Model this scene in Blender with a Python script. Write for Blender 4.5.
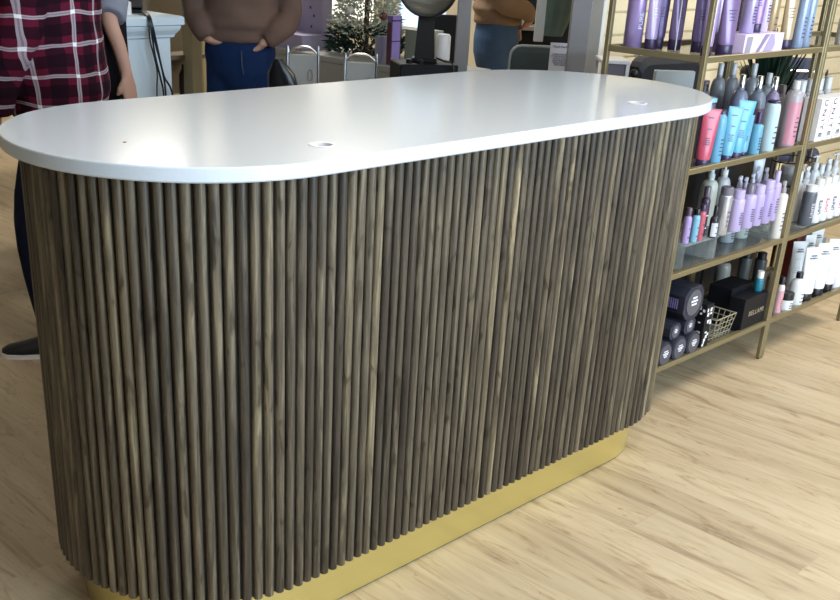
import bpy, bmesh, math, random
from mathutils import Vector, Matrix
random.seed(7)
PI = math.pi
for o in list(bpy.data.objects): bpy.data.objects.remove(o)
S = bpy.context.scene
COL = S.collection

# ------------------------------------------------------------------ camera
F, YAW, PIT, ROL = 1051.57, 0.79690, 0.43860, 0.04936
CX, CY, CZ = -1.8759, -1.8002, 1.4325
fw = Vector((math.sin(YAW)*math.cos(PIT), math.cos(YAW)*math.cos(PIT), -math.sin(PIT)))
rt = Vector((math.cos(YAW), -math.sin(YAW), 0)); up = rt.cross(fw)
cr = math.cos(ROL)*rt + math.sin(ROL)*up; cu = -math.sin(ROL)*rt + math.cos(ROL)*up
cam = bpy.data.cameras.new('camera'); co = bpy.data.objects.new('camera', cam); COL.objects.link(co)
m = Matrix((cr, cu, -fw)).transposed().to_4x4(); m.translation = Vector((CX, CY, CZ)); co.matrix_world = m
cam.sensor_width = 36; cam.lens = F*36/840
cam.shift_x = (420-389.53)/840; cam.shift_y = (420.10-300)/840
cam.clip_start = .05; cam.clip_end = 60
S.camera = co

# ------------------------------------------------------------------ world, lights, exposure
w = bpy.data.worlds.new('world'); S.world = w; w.use_nodes = True
w.node_tree.nodes['Background'].inputs[0].default_value = (.80, .90, 1, 1)
w.node_tree.nodes['Background'].inputs[1].default_value = 1.2
S.view_settings.view_transform = 'Standard'; S.view_settings.look = 'None'
S.view_settings.gamma = 1; S.view_settings.use_curve_mapping = False
S.view_settings.exposure = 0.42
def area(name, loc, tgt, sx, sy, power, col):
    l = bpy.data.lights.new(name, 'AREA'); l.shape = 'RECTANGLE'; l.size = sx; l.size_y = sy; l.energy = power; l.color = col
    o = bpy.data.objects.new(name, l); COL.objects.link(o); o.location = loc
    o.rotation_euler = (Vector(tgt)-Vector(loc)).to_track_quat('-Z', 'Y').to_euler()
    return o
area('daylight_window', (.45, -4.72, 1.5), (-.1, 0, .7), 3.5, 2.0, 208, (.64, .83, 1))

CEIL = [(2.6, -1.5, 19, 1), (3.6, -.8, 33, 1), (-.5, -1.15, 21, 1), (4.15, 6.75, 2.2, 2), (2.8, 3.2, 42, 1), (2.6, 5.2, 20, 1)]

# ------------------------------------------------------------------ materials
MATS = {}
def mat(name, col, rough=.5, metal=0, spec=.5, trans=0, emit=0, coat=0, alpha=1):
    if name in MATS: return MATS[name]
    m = bpy.data.materials.new(name); m.use_nodes = True
    b = m.node_tree.nodes['Principled BSDF']
    b.inputs['Base Color'].default_value = (*col, 1); b.inputs['Roughness'].default_value = rough
    b.inputs['Metallic'].default_value = metal; b.inputs['Specular IOR Level'].default_value = spec
    b.inputs['Transmission Weight'].default_value = trans; b.inputs['Coat Weight'].default_value = coat
    b.inputs['Alpha'].default_value = alpha
    if emit:
        b.inputs['Emission Color'].default_value = (*col, 1); b.inputs['Emission Strength'].default_value = emit
    MATS[name] = m; return m
def sr(r, g, b):
    f = lambda c: ((c/255+.055)/1.055)**2.4 if c > 10 else c/255/12.92
    return (f(r), f(g), f(b))
class NT:
    def __init__(s, m): s.t = m.node_tree; s.b = s.t.nodes['Principled BSDF']
    def n(s, k, **kw):
        o = s.t.nodes.new(k)
        for a, v in kw.items(): setattr(o, a, v)
        return o
    def l(s, a, b): s.t.links.new(a, b)
    def math(s, op, a, b=None, c=None):
        o = s.n('ShaderNodeMath', operation=op)
        for i, v in enumerate((a, b, c)):
            if v is None: continue
            if isinstance(v, (int, float)): o.inputs[i].default_value = v
            else: s.l(v, o.inputs[i])
        return o.outputs[0]
    def mix(s, f, a, b, blend='MIX'):
        o = s.n('ShaderNodeMix', data_type='RGBA', blend_type=blend)
        for i, v in ((0, f), (6, a), (7, b)):
            if isinstance(v, (int, float)): o.inputs[i].default_value = v
            elif isinstance(v, tuple): o.inputs[i].default_value = (*v, 1)
            else: s.l(v, o.inputs[i])
        return o.outputs[2]
    def ramp(s, f, stops):
        o = s.n('ShaderNodeValToRGB'); e = o.color_ramp.elements
        while len(e) < len(stops): e.new(.5)
        for x, (p, c) in zip(e, stops): x.position = p; x.color = (*c, 1)
        s.l(f, o.inputs[0]); return o.outputs[0]
    def noise(s, vec, scale, detail=4, rough=.55, dist=0):
        o = s.n('ShaderNodeTexNoise'); o.inputs['Scale'].default_value = scale; o.inputs['Detail'].default_value = detail
        o.inputs['Roughness'].default_value = rough; o.inputs['Distortion'].default_value = dist
        s.l(vec, o.inputs['Vector']); return o.outputs['Fac']
    def coord(s, scale=(1, 1, 1), rot=(0, 0, 0), loc=(0, 0, 0), kind='Object'):
        c = s.n('ShaderNodeTexCoord'); mp = s.n('ShaderNodeMapping')
        mp.inputs['Scale'].default_value = scale; mp.inputs['Rotation'].default_value = rot; mp.inputs['Location'].default_value = loc
        s.l(c.outputs[kind], mp.inputs['Vector']); return mp.outputs[0]
    def bump(s, h, strength, dist=.002):
        o = s.n('ShaderNodeBump'); o.inputs['Strength'].default_value = strength; o.inputs['Distance'].default_value = dist
        s.l(h, o.inputs['Height']); s.l(o.outputs[0], s.b.inputs['Normal'])

def floor_mat():
    m = mat('floor_planks', (.6, .5, .38), .42); t = NT(m)
    v = t.coord(rot=(0, 0, PI/2), loc=(0, 0, 0))
    # long axis of the planks runs along world y
    c = t.n('ShaderNodeTexCoord'); sp = t.n('ShaderNodeSeparateXYZ'); t.l(c.outputs['Object'], sp.inputs[0])
    xr = t.math('DIVIDE', t.math('SUBTRACT', sp.outputs[0], .024), .15)
    row = t.math('FLOOR', xr)
    wn = t.n('ShaderNodeTexWhiteNoise', noise_dimensions='1D'); t.l(row, wn.inputs['W'])
    ys = t.math('ADD', t.math('DIVIDE', sp.outputs[1], 1.22), t.math('MULTIPLY', wn.outputs['Value'], 7.3))
    colm = t.math('FLOOR', ys)
    wn2 = t.n('ShaderNodeTexWhiteNoise', noise_dimensions='2D')
    cb = t.n('ShaderNodeCombineXYZ'); t.l(row, cb.inputs[0]); t.l(colm, cb.inputs[1]); t.l(cb.outputs[0], wn2.inputs['Vector'])
    fx = t.math('FRACT', xr); fy = t.math('FRACT', ys)
    ex = t.math('MINIMUM', fx, t.math('SUBTRACT', 1, fx)); ey = t.math('MULTIPLY', t.math('MINIMUM', fy, t.math('SUBTRACT', 1, fy)), 8)
    seam = t.math('LESS_THAN', t.math('MINIMUM', ex, ey), .010)
    # grain
    off = t.n('ShaderNodeCombineXYZ'); t.l(t.math('MULTIPLY', wn2.outputs['Value'], 13), off.inputs[0]); t.l(t.math('MULTIPLY', wn2.outputs['Value'], 37), off.inputs[1])
    va = t.n('ShaderNodeVectorMath', operation='ADD'); t.l(c.outputs['Object'], va.inputs[0]); t.l(off.outputs[0], va.inputs[1])
    mp = t.n('ShaderNodeMapping'); mp.inputs['Scale'].default_value = (7, .8, 1); t.l(va.outputs[0], mp.inputs[0])
    mp2 = t.n('ShaderNodeMapping'); mp2.inputs['Scale'].default_value = (48, 5, 1); t.l(va.outputs[0], mp2.inputs[0])
    g1 = t.noise(mp.outputs[0], 1.2, 6, .6, 1.4); g2 = t.noise(mp2.outputs[0], 1, 4, .6, .5)
    base = t.ramp(g1, [(.28, sr(160, 139, 113)), (.43, sr(192, 171, 141)), (.60, sr(206, 187, 157)), (.8, sr(180, 158, 129))])
    c2 = t.mix(.35, base, t.ramp(g2, [(.3, sr(160, 140, 112)), (.6, sr(222, 206, 180))]), 'MULTIPLY')
    c2 = t.mix(.38, base, c2)
    mp3 = t.n('ShaderNodeMapping'); mp3.inputs['Scale'].default_value = (12, 2.1, 1); t.l(va.outputs[0], mp3.inputs[0])
    kn = t.noise(mp3.outputs[0], 1.0, 8, .7, 2.2)
    crack = t.ramp(kn, [(.0, (1, 1, 1)), (.54, (1, 1, 1)), (.60, (.84, .79, .73)), (.655, (.60, .54, .47)), (.74, (.40, .35, .30))])
    c3 = t.mix(.75, c2, crack, 'MULTIPLY')
    mp4 = t.n('ShaderNodeMapping'); mp4.inputs['Scale'].default_value = (14, 1.1, 1); t.l(va.outputs[0], mp4.inputs[0])
    ln = t.noise(mp4.outputs[0], 1.0, 3, .5, 1.2)
    vein = t.math('ABSOLUTE', t.math('SUBTRACT', ln, .5))
    c3 = t.mix(1, c3, t.ramp(vein, [(0, (.70, .64, .57)), (.006, (1, 1, 1))]), 'MULTIPLY')
    tone = t.ramp(wn2.outputs['Value'], [(0, (.86, .85, .83)), (1, (1.0, 1.0, 1.0))])
    c4 = t.mix(1, c3, tone, 'MULTIPLY')
    c5 = t.mix(seam, c4, sr(178, 160, 132))
    t.l(c5, t.b.inputs['Base Color']); t.bump(g2, .15)
    return m
def slat_mat():
    m = mat('stained_wood_slats', (.2, .16, .1), .48); t = NT(m)
    a = t.n('ShaderNodeAttribute', attribute_name='tone')
    v = t.n('ShaderNodeTexCoord'); off = t.n('ShaderNodeCombineXYZ')
    t.l(t.math('MULTIPLY', a.outputs['Fac'], 40), off.inputs[2])
    va = t.n('ShaderNodeVectorMath', operation='ADD'); t.l(v.outputs['Object'], va.inputs[0]); t.l(off.outputs[0], va.inputs[1])
    mp = t.n('ShaderNodeMapping'); mp.inputs['Scale'].default_value = (60, 60, 3.2); t.l(va.outputs[0], mp.inputs[0])
    mp2 = t.n('ShaderNodeMapping'); mp2.inputs['Scale'].default_value = (260, 260, 9); t.l(va.outputs[0], mp2.inputs[0])
    g = t.noise(mp.outputs[0], 1, 5, .65, .8); g2 = t.noise(mp2.outputs[0], 1, 3, .6)
    c1 = t.ramp(g, [(.25, sr(46, 41, 37)), (.40, sr(80, 72, 63)), (.55, sr(108, 99, 84)), (.72, sr(156, 144, 120))])
    tone = t.ramp(a.outputs['Fac'], [(0, (.36, .34, .36)), (.35, (.66, .65, .66)), (.75, (.96, .95, .93)), (1, (1.38, 1.34, 1.22))])
    c2 = t.mix(1, c1, tone, 'MULTIPLY')
    c3 = t.mix(.55, c2, t.ramp(g2, [(.3, (.42, .40, .38)), (.62, (1.12, 1.10, 1.06))]), 'MULTIPLY')
    mp5 = t.n('ShaderNodeMapping'); mp5.inputs['Scale'].default_value = (45, 45, 11); t.l(va.outputs[0], mp5.inputs[0])
    kn = t.noise(mp5.outputs[0], 1, 2, .5, 1)
    c3 = t.mix(1, c3, t.ramp(kn, [(.0, (.3, .28, .25)), (.31, (.45, .42, .38)), (.37, (.85, .84, .82)), (.42, (1, 1, 1))]), 'MULTIPLY')
    t.l(c3, t.b.inputs['Base Color']); t.bump(g2, .25)
    return m
def plaid_mat(u0=0):
    m = mat('plaid_flannel', (.2, .03, .06), .9, spec=.1); t = NT(m)
    c = t.n('ShaderNodeTexCoord'); sp = t.n('ShaderNodeSeparateXYZ'); t.l(c.outputs['Object'], sp.inputs[0])
    wob = t.noise(c.outputs['Object'], 5, 2)
    wv = t.math('MULTIPLY', t.math('SUBTRACT', wob, .5), .05)
    # the cloth wraps the figure: vertical stripes follow the angle round it
    ang = t.math('ARCTAN2', sp.outputs[0], t.math('MULTIPLY', sp.outputs[1], -1))
    U = t.math('DIVIDE', t.math('ADD', t.math('MULTIPLY', ang, .17), wv), .098)
    V = t.math('DIVIDE', t.math('ADD', sp.outputs[2], wv), .092)
    def stripes(X):
        f = t.math('FRACT', X)
        wl = t.math('LESS_THAN', t.math('ABSOLUTE', t.math('SUBTRACT', f, .5)), .062)
        core = t.math('LESS_THAN', t.math('ABSOLUTE', t.math('SUBTRACT', f, .5)), .018)
        dk = t.math('GREATER_THAN', t.math('ABSOLUTE', t.math('SUBTRACT', f, .5)), .30)
        return wl, core, dk
    a, ac, ad = stripes(U); b, bc, bd = stripes(V)
    base = sr(88, 22, 44)
    c1 = t.mix(t.math('MULTIPLY', ad, .8), base, sr(28, 12, 24)); c1 = t.mix(t.math('MULTIPLY', bd, .8), c1, sr(24, 10, 22))
    c1 = t.mix(t.math('MULTIPLY', a, .62), c1, sr(190, 180, 190)); c1 = t.mix(t.math('MULTIPLY', b, .62), c1, sr(190, 180, 190))
    c1 = t.mix(t.math('MULTIPLY', ac, .5), c1, sr(90, 60, 90)); c1 = t.mix(t.math('MULTIPLY', bc, .5), c1, sr(90, 60, 90))
    c1 = t.mix(t.math('MULTIPLY', a, b), c1, sr(235, 232, 238))
    t.l(c1, t.b.inputs['Base Color']); return m
def cloth_mat(name, col, amt=.35, scale=14, rough=.9):
    m = mat(name, col, rough, spec=.15); t = NT(m)
    v = t.coord(); g = t.noise(v, scale, 5); g2 = t.noise(v, 220, 2)
    k = 1-amt
    c = t.mix(g, tuple(x*k for x in col), tuple(min(1, x*(1+amt)) for x in col))
    t.l(c, t.b.inputs['Base Color']); t.bump(g2, .2, .001); return m
def slatwall_mat():
    m = mat('cream_slatwall', sr(236, 222, 188), .5); t = NT(m)
    c = t.n('ShaderNodeTexCoord'); sp = t.n('ShaderNodeSeparateXYZ'); t.l(c.outputs['Object'], sp.inputs[0])
    n = t.noise(t.coord((2, 2, 2)), 1, 2)
    t.l(t.mix(n, sr(230, 214, 178), sr(242, 230, 200)), t.b.inputs['Base Color']); return m
def brushed(name, col, rough=.32, metal=.9, amt=.12):
    m = mat(name, col, rough, metal); t = NT(m)
    g = t.noise(t.coord((3, 3, 120)), 1, 3)
    t.l(t.mix(g, tuple(x*(1-amt) for x in col), tuple(min(1, x*(1+amt)) for x in col)), t.b.inputs['Base Color']); return m
def quartz_mat():
    m = mat('white_quartz', sr(226, 226, 228), .17, spec=.5); t = NT(m)
    g = t.noise(t.coord(), 160, 3); g2 = t.noise(t.coord(), 2.5, 2)
    c = t.mix(g, sr(204, 213, 225), sr(214, 222, 233)); t.l(t.mix(t.math('MULTIPLY', g2, .2), c, sr(190, 200, 215)), t.b.inputs['Base Color']); return m
def smudged_glass(name, col, a):
    m = mat(name, col, .08, alpha=a, spec=.6); t = NT(m)
    g = t.noise(t.coord(), 6, 3)
    t.l(t.math('ADD', t.math('MULTIPLY', g, .12), .03), t.b.inputs['Roughness']); return m

FLOOR = floor_mat(); SLAT = slat_mat(); PLAID = plaid_mat(); SLATWALL = slatwall_mat()
QUARTZ = quartz_mat()
BRASS = brushed('brushed_brass_kick', sr(208, 192, 124), .28, .75, .04)
GOLD = brushed('gold_painted_metal', sr(134, 122, 92), .40, .5, .08)
CHROME = mat('chrome', (.75, .76, .78), .12, 1)
SHELFGLASS = smudged_glass('grey_shelf_glass', sr(120, 122, 120), .62)
ACRYL = smudged_glass('clear_acrylic', sr(215, 225, 228), .20)
BLK = mat('black_plastic', sr(20, 20, 28), .35)
BLKBOX = cloth_mat('black_card', sr(24, 25, 30), .15, 30, .5)
CHAR = cloth_mat('charcoal_card', sr(48, 50, 62), .15, 30, .5)
WHITE = mat('white_plastic', sr(232, 232, 238), .3)
WARMWHITE = mat('warm_white_paint', sr(232, 232, 230), .6)
CREAM = cloth_mat('cream_paint', sr(214, 200, 158), .06, 3, .6)
WALLP = cloth_mat('pale_wall_paint', sr(214, 208, 186), .05, 2, .8)
DKWALL = cloth_mat('dark_panel', sr(34, 38, 48), .15, 5, .7)
PALEBLUE = cloth_mat('pale_blue_white_paint', sr(206, 222, 236), .05, 4, .5)
GREYP = mat('grey_painted_frame', sr(140, 138, 142), .45)
GREYTOP = cloth_mat('grey_laminate', sr(168, 170, 170), .06, 6, .5)
PURPLE_CAP = mat('dark_purple_cap', sr(52, 38, 72), .35)
LEATHER = mat('black_leather', sr(22, 26, 34), .28)
GREYSEAT = cloth_mat('grey_green_upholstery', sr(70, 80, 82), .15, 20, .6)
SKIN = cloth_mat('skin', sr(188, 148, 132), .08, 9, .55)
HAIR = cloth_mat('brown_hair', sr(70, 48, 34), .3, 40, .6)
JEANS = cloth_mat('blue_denim', sr(22, 42, 80), .35, 10)
JEANS2 = cloth_mat('faded_blue_denim', sr(74, 100, 138), .35, 10)
HOODIE = cloth_mat('brown_fleece', sr(104, 84, 76), .15, 6)
JACKET = cloth_mat('tan_brown_fleece', sr(140, 118, 100), .3, 8)
BLACKCLOTH = cloth_mat('black_cloth', sr(18, 18, 26), .3, 10)
GREYTEE = cloth_mat('grey_cotton', sr(128, 132, 146), .15, 10)
NAVY = cloth_mat('navy_trousers', sr(20, 26, 48), .3, 10)
SHOE = mat('black_shoe', sr(24, 25, 32), .5)
INK = mat('dark_ink', sr(62, 58, 86), .6)
INKW = mat('white_ink', sr(225, 225, 240), .6)
INKP = mat('pink_ink', sr(216, 96, 120), .6)
def plastic(rgb, rough=.3, metal=0):
    k = 'plastic_%d_%d_%d_%d' % (*rgb, int(metal*10))
    g = sum(rgb)/3; c = [x+(g-x)*.24 for x in rgb]
    return mat(k, sr(*c), rough, metal)

# ------------------------------------------------------------------ mesh helpers
def obj(name, bm, m, parent=None, smooth=False, sharp=40):
    me = bpy.data.meshes.new(name); bmesh.ops.recalc_face_normals(bm, faces=bm.faces); bm.to_mesh(me); bm.free()
    for x in (m if isinstance(m, (list, tuple)) else [m]): me.materials.append(x)
    if smooth:
        me.polygons.foreach_set('use_smooth', [True]*len(me.polygons))
        try: me.set_sharp_from_angle(angle=math.radians(sharp))
        except Exception: pass
    o = bpy.data.objects.new(name, me); COL.objects.link(o)
    if parent: o.parent = parent
    return o
def tag(o, label, cat, group=None, kind=None):
    o['label'] = label; o['category'] = cat
    if group: o['group'] = group
    if kind: o['kind'] = kind
    return o
def thing(name, label, cat, loc=(0, 0, 0), rz=0, group=None):
    o = bpy.data.objects.new(name, None); COL.objects.link(o); o.empty_display_size = .1
    o.location = loc; o.rotation_euler = (0, 0, rz); tag(o, label, cat, group); return o
def struct(name, bm, m, **k):
    o = obj(name, bm, m, **k); o['kind'] = 'structure'; return o
def BM(): return bmesh.new()
def box(bm, x0, x1, y0, y1, z0, z1, bev=0, seg=2, M=None):
    r = bmesh.ops.create_cube(bm, size=1)
    vs = r['verts']
    for v in vs: v.co = Vector(((x0+x1)/2+v.co.x*(x1-x0), (y0+y1)/2+v.co.y*(y1-y0), (z0+z1)/2+v.co.z*(z1-z0)))
    if bev:
        es = list({e for v in vs for e in v.link_edges})
        r = bmesh.ops.bevel(bm, geom=es, offset=bev, segments=seg, affect='EDGES', profile=.5)
        vs = list({v for f in r['faces'] for v in f.verts} | {v for v in vs if v.is_valid})
    if M is not None:
        for v in vs: v.co = M @ v.co
    return bm
def loft(bm, rings, cap=True):
    """rings: lists of Vectors, equal length"""
    R = [[bm.verts.new(p) for p in r] for r in rings]; n = len(R[0])
    for a, b in zip(R, R[1:]):
        for i in range(n): bm.faces.new((a[i], a[(i+1) % n], b[(i+1) % n], b[i]))
    if cap: bm.faces.new(R[0][::-1]); bm.faces.new(R[-1])
    return bm
def lathe(bm, prof, n=20, sx=1, sy=1, c=(0, 0)):
    return loft(bm, [[Vector((c[0]+r*sx*math.cos(2*PI*i/n), c[1]+r*sy*math.sin(2*PI*i/n), z)) for i in range(n)] for r, z in prof])
def tube(bm, pts, rad, n=8, flat=1):
    pts = [Vector(p) for p in pts]
    rs = rad if isinstance(rad, (list, tuple)) else [rad]*len(pts)
    rings = []; N = None
    for i, p in enumerate(pts):
        t = (pts[min(i+1, len(pts)-1)]-pts[max(i-1, 0)]).normalized()
        if N is None:
            N = t.orthogonal().normalized()
            if abs(t.z) < .9: N = Vector((0, 0, 1)).cross(t).normalized()
            elif True: N = Vector((1, 0, 0)); N = (N-t*N.dot(t)).normalized()
        N = (N-t*N.dot(t)).normalized(); B = t.cross(N)
        rings.append([p+(N*math.cos(2*PI*k/n)+B*math.sin(2*PI*k/n)*flat)*rs[i] for k in range(n)])
    return loft(bm, rings)
def curve(pts, k=8):
    """Catmull-Rom through pts"""
    P = [Vector(p) for p in pts]; out = []
    for i in range(len(P)-1):
        a, b, c, d = P[max(i-1, 0)], P[i], P[i+1], P[min(i+2, len(P)-1)]
        for j in range(k):
            t = j/k; out.append(.5*((2*b)+(c-a)*t+(2*a-5*b+4*c-d)*t*t+(3*b-a-3*c+d)*t**3))
    return out+[P[-1]]
def text_bm(s, size, depth=.0006, gap=1.0):
    c = bpy.data.curves.new('t', 'FONT'); c.body = s; c.size = size; c.extrude = depth; c.align_x = 'CENTER'; c.align_y = 'CENTER'; c.space_character = gap; c.resolution_u = 2
    o = bpy.data.objects.new('t', c); COL.objects.link(o)
    dg = bpy.context.evaluated_depsgraph_get(); me = bpy.data.meshes.new_from_object(o.evaluated_get(dg))
    bm = BM(); bm.from_mesh(me); bpy.data.objects.remove(o); bpy.data.curves.remove(c); bpy.data.meshes.remove(me)
    return bm
def text(name, s, size, m, parent, loc, rot=(PI/2, 0, 0), gap=1.0):
    o = obj(name, text_bm(s, size, gap=gap), m, parent); o.location = loc; o.rotation_euler = rot; return o
def remesh(o, vox, smooth=4, disp=None):
    md = o.modifiers.new('r', 'REMESH'); md.mode = 'VOXEL'; md.voxel_size = vox
    s = o.modifiers.new('s', 'SMOOTH'); s.iterations = smooth; s.factor = .6
    dg = bpy.context.evaluated_depsgraph_get(); dg.update()
    me = bpy.data.meshes.new_from_object(o.evaluated_get(dg)); o.modifiers.clear()
    old = o.data; mats = list(old.materials); o.data = me; me.materials.clear()
    for x in mats: me.materials.append(x)
    bpy.data.meshes.remove(old); me.polygons.foreach_set('use_smooth', [True]*len(me.polygons)); return o
def boolean_cut(o, cutter_bm):
    c = obj('cut', cutter_bm, QUARTZ); md = o.modifiers.new('b', 'BOOLEAN'); md.operation = 'DIFFERENCE'; md.object = c; md.solver = 'EXACT'
    dg = bpy.context.evaluated_depsgraph_get(); dg.update()
    me = bpy.data.meshes.new_from_object(o.evaluated_get(dg)); o.modifiers.clear(); o.data = me
    bpy.data.objects.remove(c)

def at(u, v, depth):
    """world point seen at photo pixel (u, v) at a given depth in metres; used to survey where things stand"""
    return Vector((CX, CY, CZ)) + depth*(fw + cr*((u-389.53)/F) - cu*((v-420.10)/F))

# ------------------------------------------------------------------ structure
b = BM(); box(b, -3.4, 8, -4.8, 8.0, -.05, 0); struct('floor', b, FLOOR)
b = BM(); box(b, -3.4, 8, -4.8, 8.0, 2.8, 2.85); struct('ceiling', b, WARMWHITE)
b = BM(); box(b, -3.4, 8, 8.0, 8.1, 0, 2.8); struct('wall_back', b, WALLP)
b = BM(); box(b, -3.5, -3.4, -4.8, 8.1, 0, 2.8); struct('wall_left', b, mat('taupe_wall', sr(120, 112, 100), .8))
# shop front wall behind the camera with its big window
b = BM(); box(b, -3.4, -1.45, -4.9, -4.8, 0, 2.8); box(b, 2.35, 8, -4.9, -4.8, 0, 2.8); box(b, -1.45, 2.35, -4.9, -4.8, 0, .4); box(b, -1.45, 2.35, -4.9, -4.8, 2.5, 2.8)
struct('wall_front', b, WALLP)
b = BM()
for xx in (-1.45, .42, 2.30): box(b, xx, xx+.05, -4.88, -4.82, .4, 2.5)
box(b, -1.45, 2.35, -4.88, -4.82, .4, .45); box(b, -1.45, 2.35, -4.88, -4.82, 2.45, 2.5)
struct('window_1', b, GREYP)
b = BM(); box(b, 8, 8.1, -4.9, 1.2, 0, 2.8); struct('wall_side', b, WALLP)
# right hand wall behind the styling stations with daylight windows
XR = 4.9
wins = [(4.40, 5.00), (5.25, 6.15)]
b = BM()
box(b, XR, XR+.12, 1.3, 8, 0, .62); box(b, XR, XR+.12, 1.3, 8, 2.2, 2.8)
for a, c in ((1.3, 4.40), (5.00, 5.25), (6.15, 8.0)): box(b, XR, XR+.12, a, c, .62, 2.2)
struct('wall_right', b, WALLP)
GLOWB = mat('bright_daylight_sky', (.55, .76, 1), .5, emit=.9)
for k, (a, c) in enumerate(wins):
    b = BM()
    for (p, q, r, s) in ((a, c, .62, .67), (a, c, 2.15, 2.2), (a, a+.03, .67, 2.15), (c-.03, c, .67, 2.15), (a, c, .86, .88)): box(b, XR+.02, XR+.08, p, q, r, s)
    wf = struct('window_%d' % (k+2), b, WHITE)
    b = BM(); box(b, XR+.045, XR+.05, a+.03, c-.03, .67, 2.15); obj('window_pane', b, GLOWB if k == 0 else mat('hazy_daylight_sky', (1, .97, .88), .5, emit=.75), wf)
# slatwall panel: real grooves
b = BM(); y0 = 1.2; z = 0; px = .1016
box(b, 2.47, 8, y0, y0+.1, 0, 2.8)
k = 0
while z < 2.75:
    box(b, 2.47, 8, y0-.018, y0, z+.005, z+px-.005, .002, 1); z += px
struct('wall_partition', b, SLATWALL)
b = BM(); box(b, 2.44, 2.47, y0-.02, y0+.1, 0, 2.8, .003); struct('trim_1', b, WARMWHITE)

# ------------------------------------------------------------------ counter
L, W, H, TH, INS, ZS, KI = 2.0089, .7601, 1.05, .0275, .0334, .1331, .0837
def stadium(l, w, n=28):
    r = w/2; h = l/2-r; out = []
    for s in (1, -1):
        for i in range(n+1):
            a = -PI/2+PI*i/n
            out.append((s*(h+r*math.cos(a)), s*r*math.sin(a)))
    return out
ctr = thing('reception_counter', 'pill-shaped reception counter with dark fluted wood sides, white top and gold kick plate', 'counter')
def slab(bm, l, w, z0, z1, e=.003):
    rings = [(l-2*e, w-2*e, z0), (l, w, z0+e), (l, w, z1-e), (l-.6*e, w-.6*e, z1-.3*e), (l-2*e, w-2*e, z1)]
    return loft(bm, [[Vector((x, y, z)) for x, y in stadium(a, c)] for a, c, z in rings])
b = BM(); slab(b, L, W, H-TH, H); top = obj('countertop', b, QUARTZ, ctr, True, 35)
HOLES = [(-.529, -.269), (.549, -.264)]
b = BM()
for x, y in HOLES: bmesh.ops.create_cone(b, cap_ends=True, segments=32, radius1=.023, radius2=.023, depth=.1, matrix=Matrix.Translation((x, y, H)))
boolean_cut(top, b)
top.data.polygons.foreach_set('use_smooth', [abs(p.normal.z) < .9 for p in top.data.polygons]); top.data.set_sharp_from_angle(angle=math.radians(18))
for x, y in HOLES:
    b = BM(); rings = []
    for r, z in ((.0228, H-TH-.02), (.0228, H+.0004), (.0262, H+.0004), (.0262, H+.0012), (.0205, H+.0012), (.0205, H-TH-.02)):
        rings.append([Vector((x+r*math.cos(2*PI*i/32), y+r*math.sin(2*PI*i/32), z)) for i in range(32)])
    loft(b, rings, False); g = obj('cable_grommet', b, WHITE, ctr, True)
# carcass behind slats
b = BM(); li, wi = L-2*INS, W-2*INS; core = .006
loft(b, [[Vector((x, y, z)) for x, y in stadium(li-2*core-.008, wi-2*core-.008)] for z in (ZS+.004, H-TH)])
obj('carcass', b, mat('dark_carcass', sr(20, 17, 14), .8), ctr, True, 30)
# dowel slats follow the outline
b = BM(); r_ = (wi/2); hh = (li/2)-r_
per = 4*hh+2*PI*r_; N = round(per/.0250); step = per/N
tone = []
rr = .0103
def outline(s):
    s %= per
    if s < 2*hh: return (-hh+s, -r_, 0, -1)
    s -= 2*hh
    if s < PI*r_: a = -PI/2+s/r_; return (hh+r_*math.cos(a), r_*math.sin(a), math.cos(a), math.sin(a))
    s -= PI*r_
    if s < 2*hh: return (hh-s, r_, 0, 1)
    s -= 2*hh; a = PI/2+s/r_; return (-hh+r_*math.cos(a), r_*math.sin(a), math.cos(a), math.sin(a))
for i in range(N):
    x, y, nx, ny = outline((i+.5)*step+random.uniform(-.0008, .0008))
    c = Vector((x-nx*rr, y-ny*rr, 0)); tz = random.uniform(0, 1); n = 10
    zb = ZS+random.uniform(-.001, .001)
    rings = []
    for sc, z in ((.8, zb), (1, zb+.002), (1, H-TH)):
        rings.append([c+Vector((math.cos(2*PI*k/n)*rr*sc, math.sin(2*PI*k/n)*rr*sc, z)) for k in range(n)])
    nf = len(b.faces); loft(b, rings); tone += [tz]*(len(b.faces)-nf)
me_o = obj('fluted_cladding', b, SLAT, ctr, True, 50)
at_ = me_o.data.attributes.new('tone', 'FLOAT', 'FACE'); at_.data.foreach_set('value', tone)
b = BM(); lk, wk = L-2*KI, W-2*KI
loft(b, [[Vector((x, y, z)) for x, y in stadium(lk, wk)] for z in (0.003, ZS+.006)]); obj('kick_plate', b, BRASS, ctr, True, 30)
b = BM(); loft(b, [[Vector((x, y, z)) for x, y in stadium(lk-.004, wk-.004)] for z in (0, .004)]); obj('kick_seal', b, BLK, ctr, True, 30)
b = BM(); bmesh.ops.create_uvsphere(b, u_segments=8, v_segments=5, radius=.004)
for v in b.verts: v.co.z = max(v.co.z*.4, 0)
cr_ = obj('crumb', b, mat('brown_crumb', sr(120, 90, 60), .8)); cr_.location = (-.83, -.06, H); tag(cr_, 'tiny brown crumb on the white countertop near its left end', 'crumb')

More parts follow.
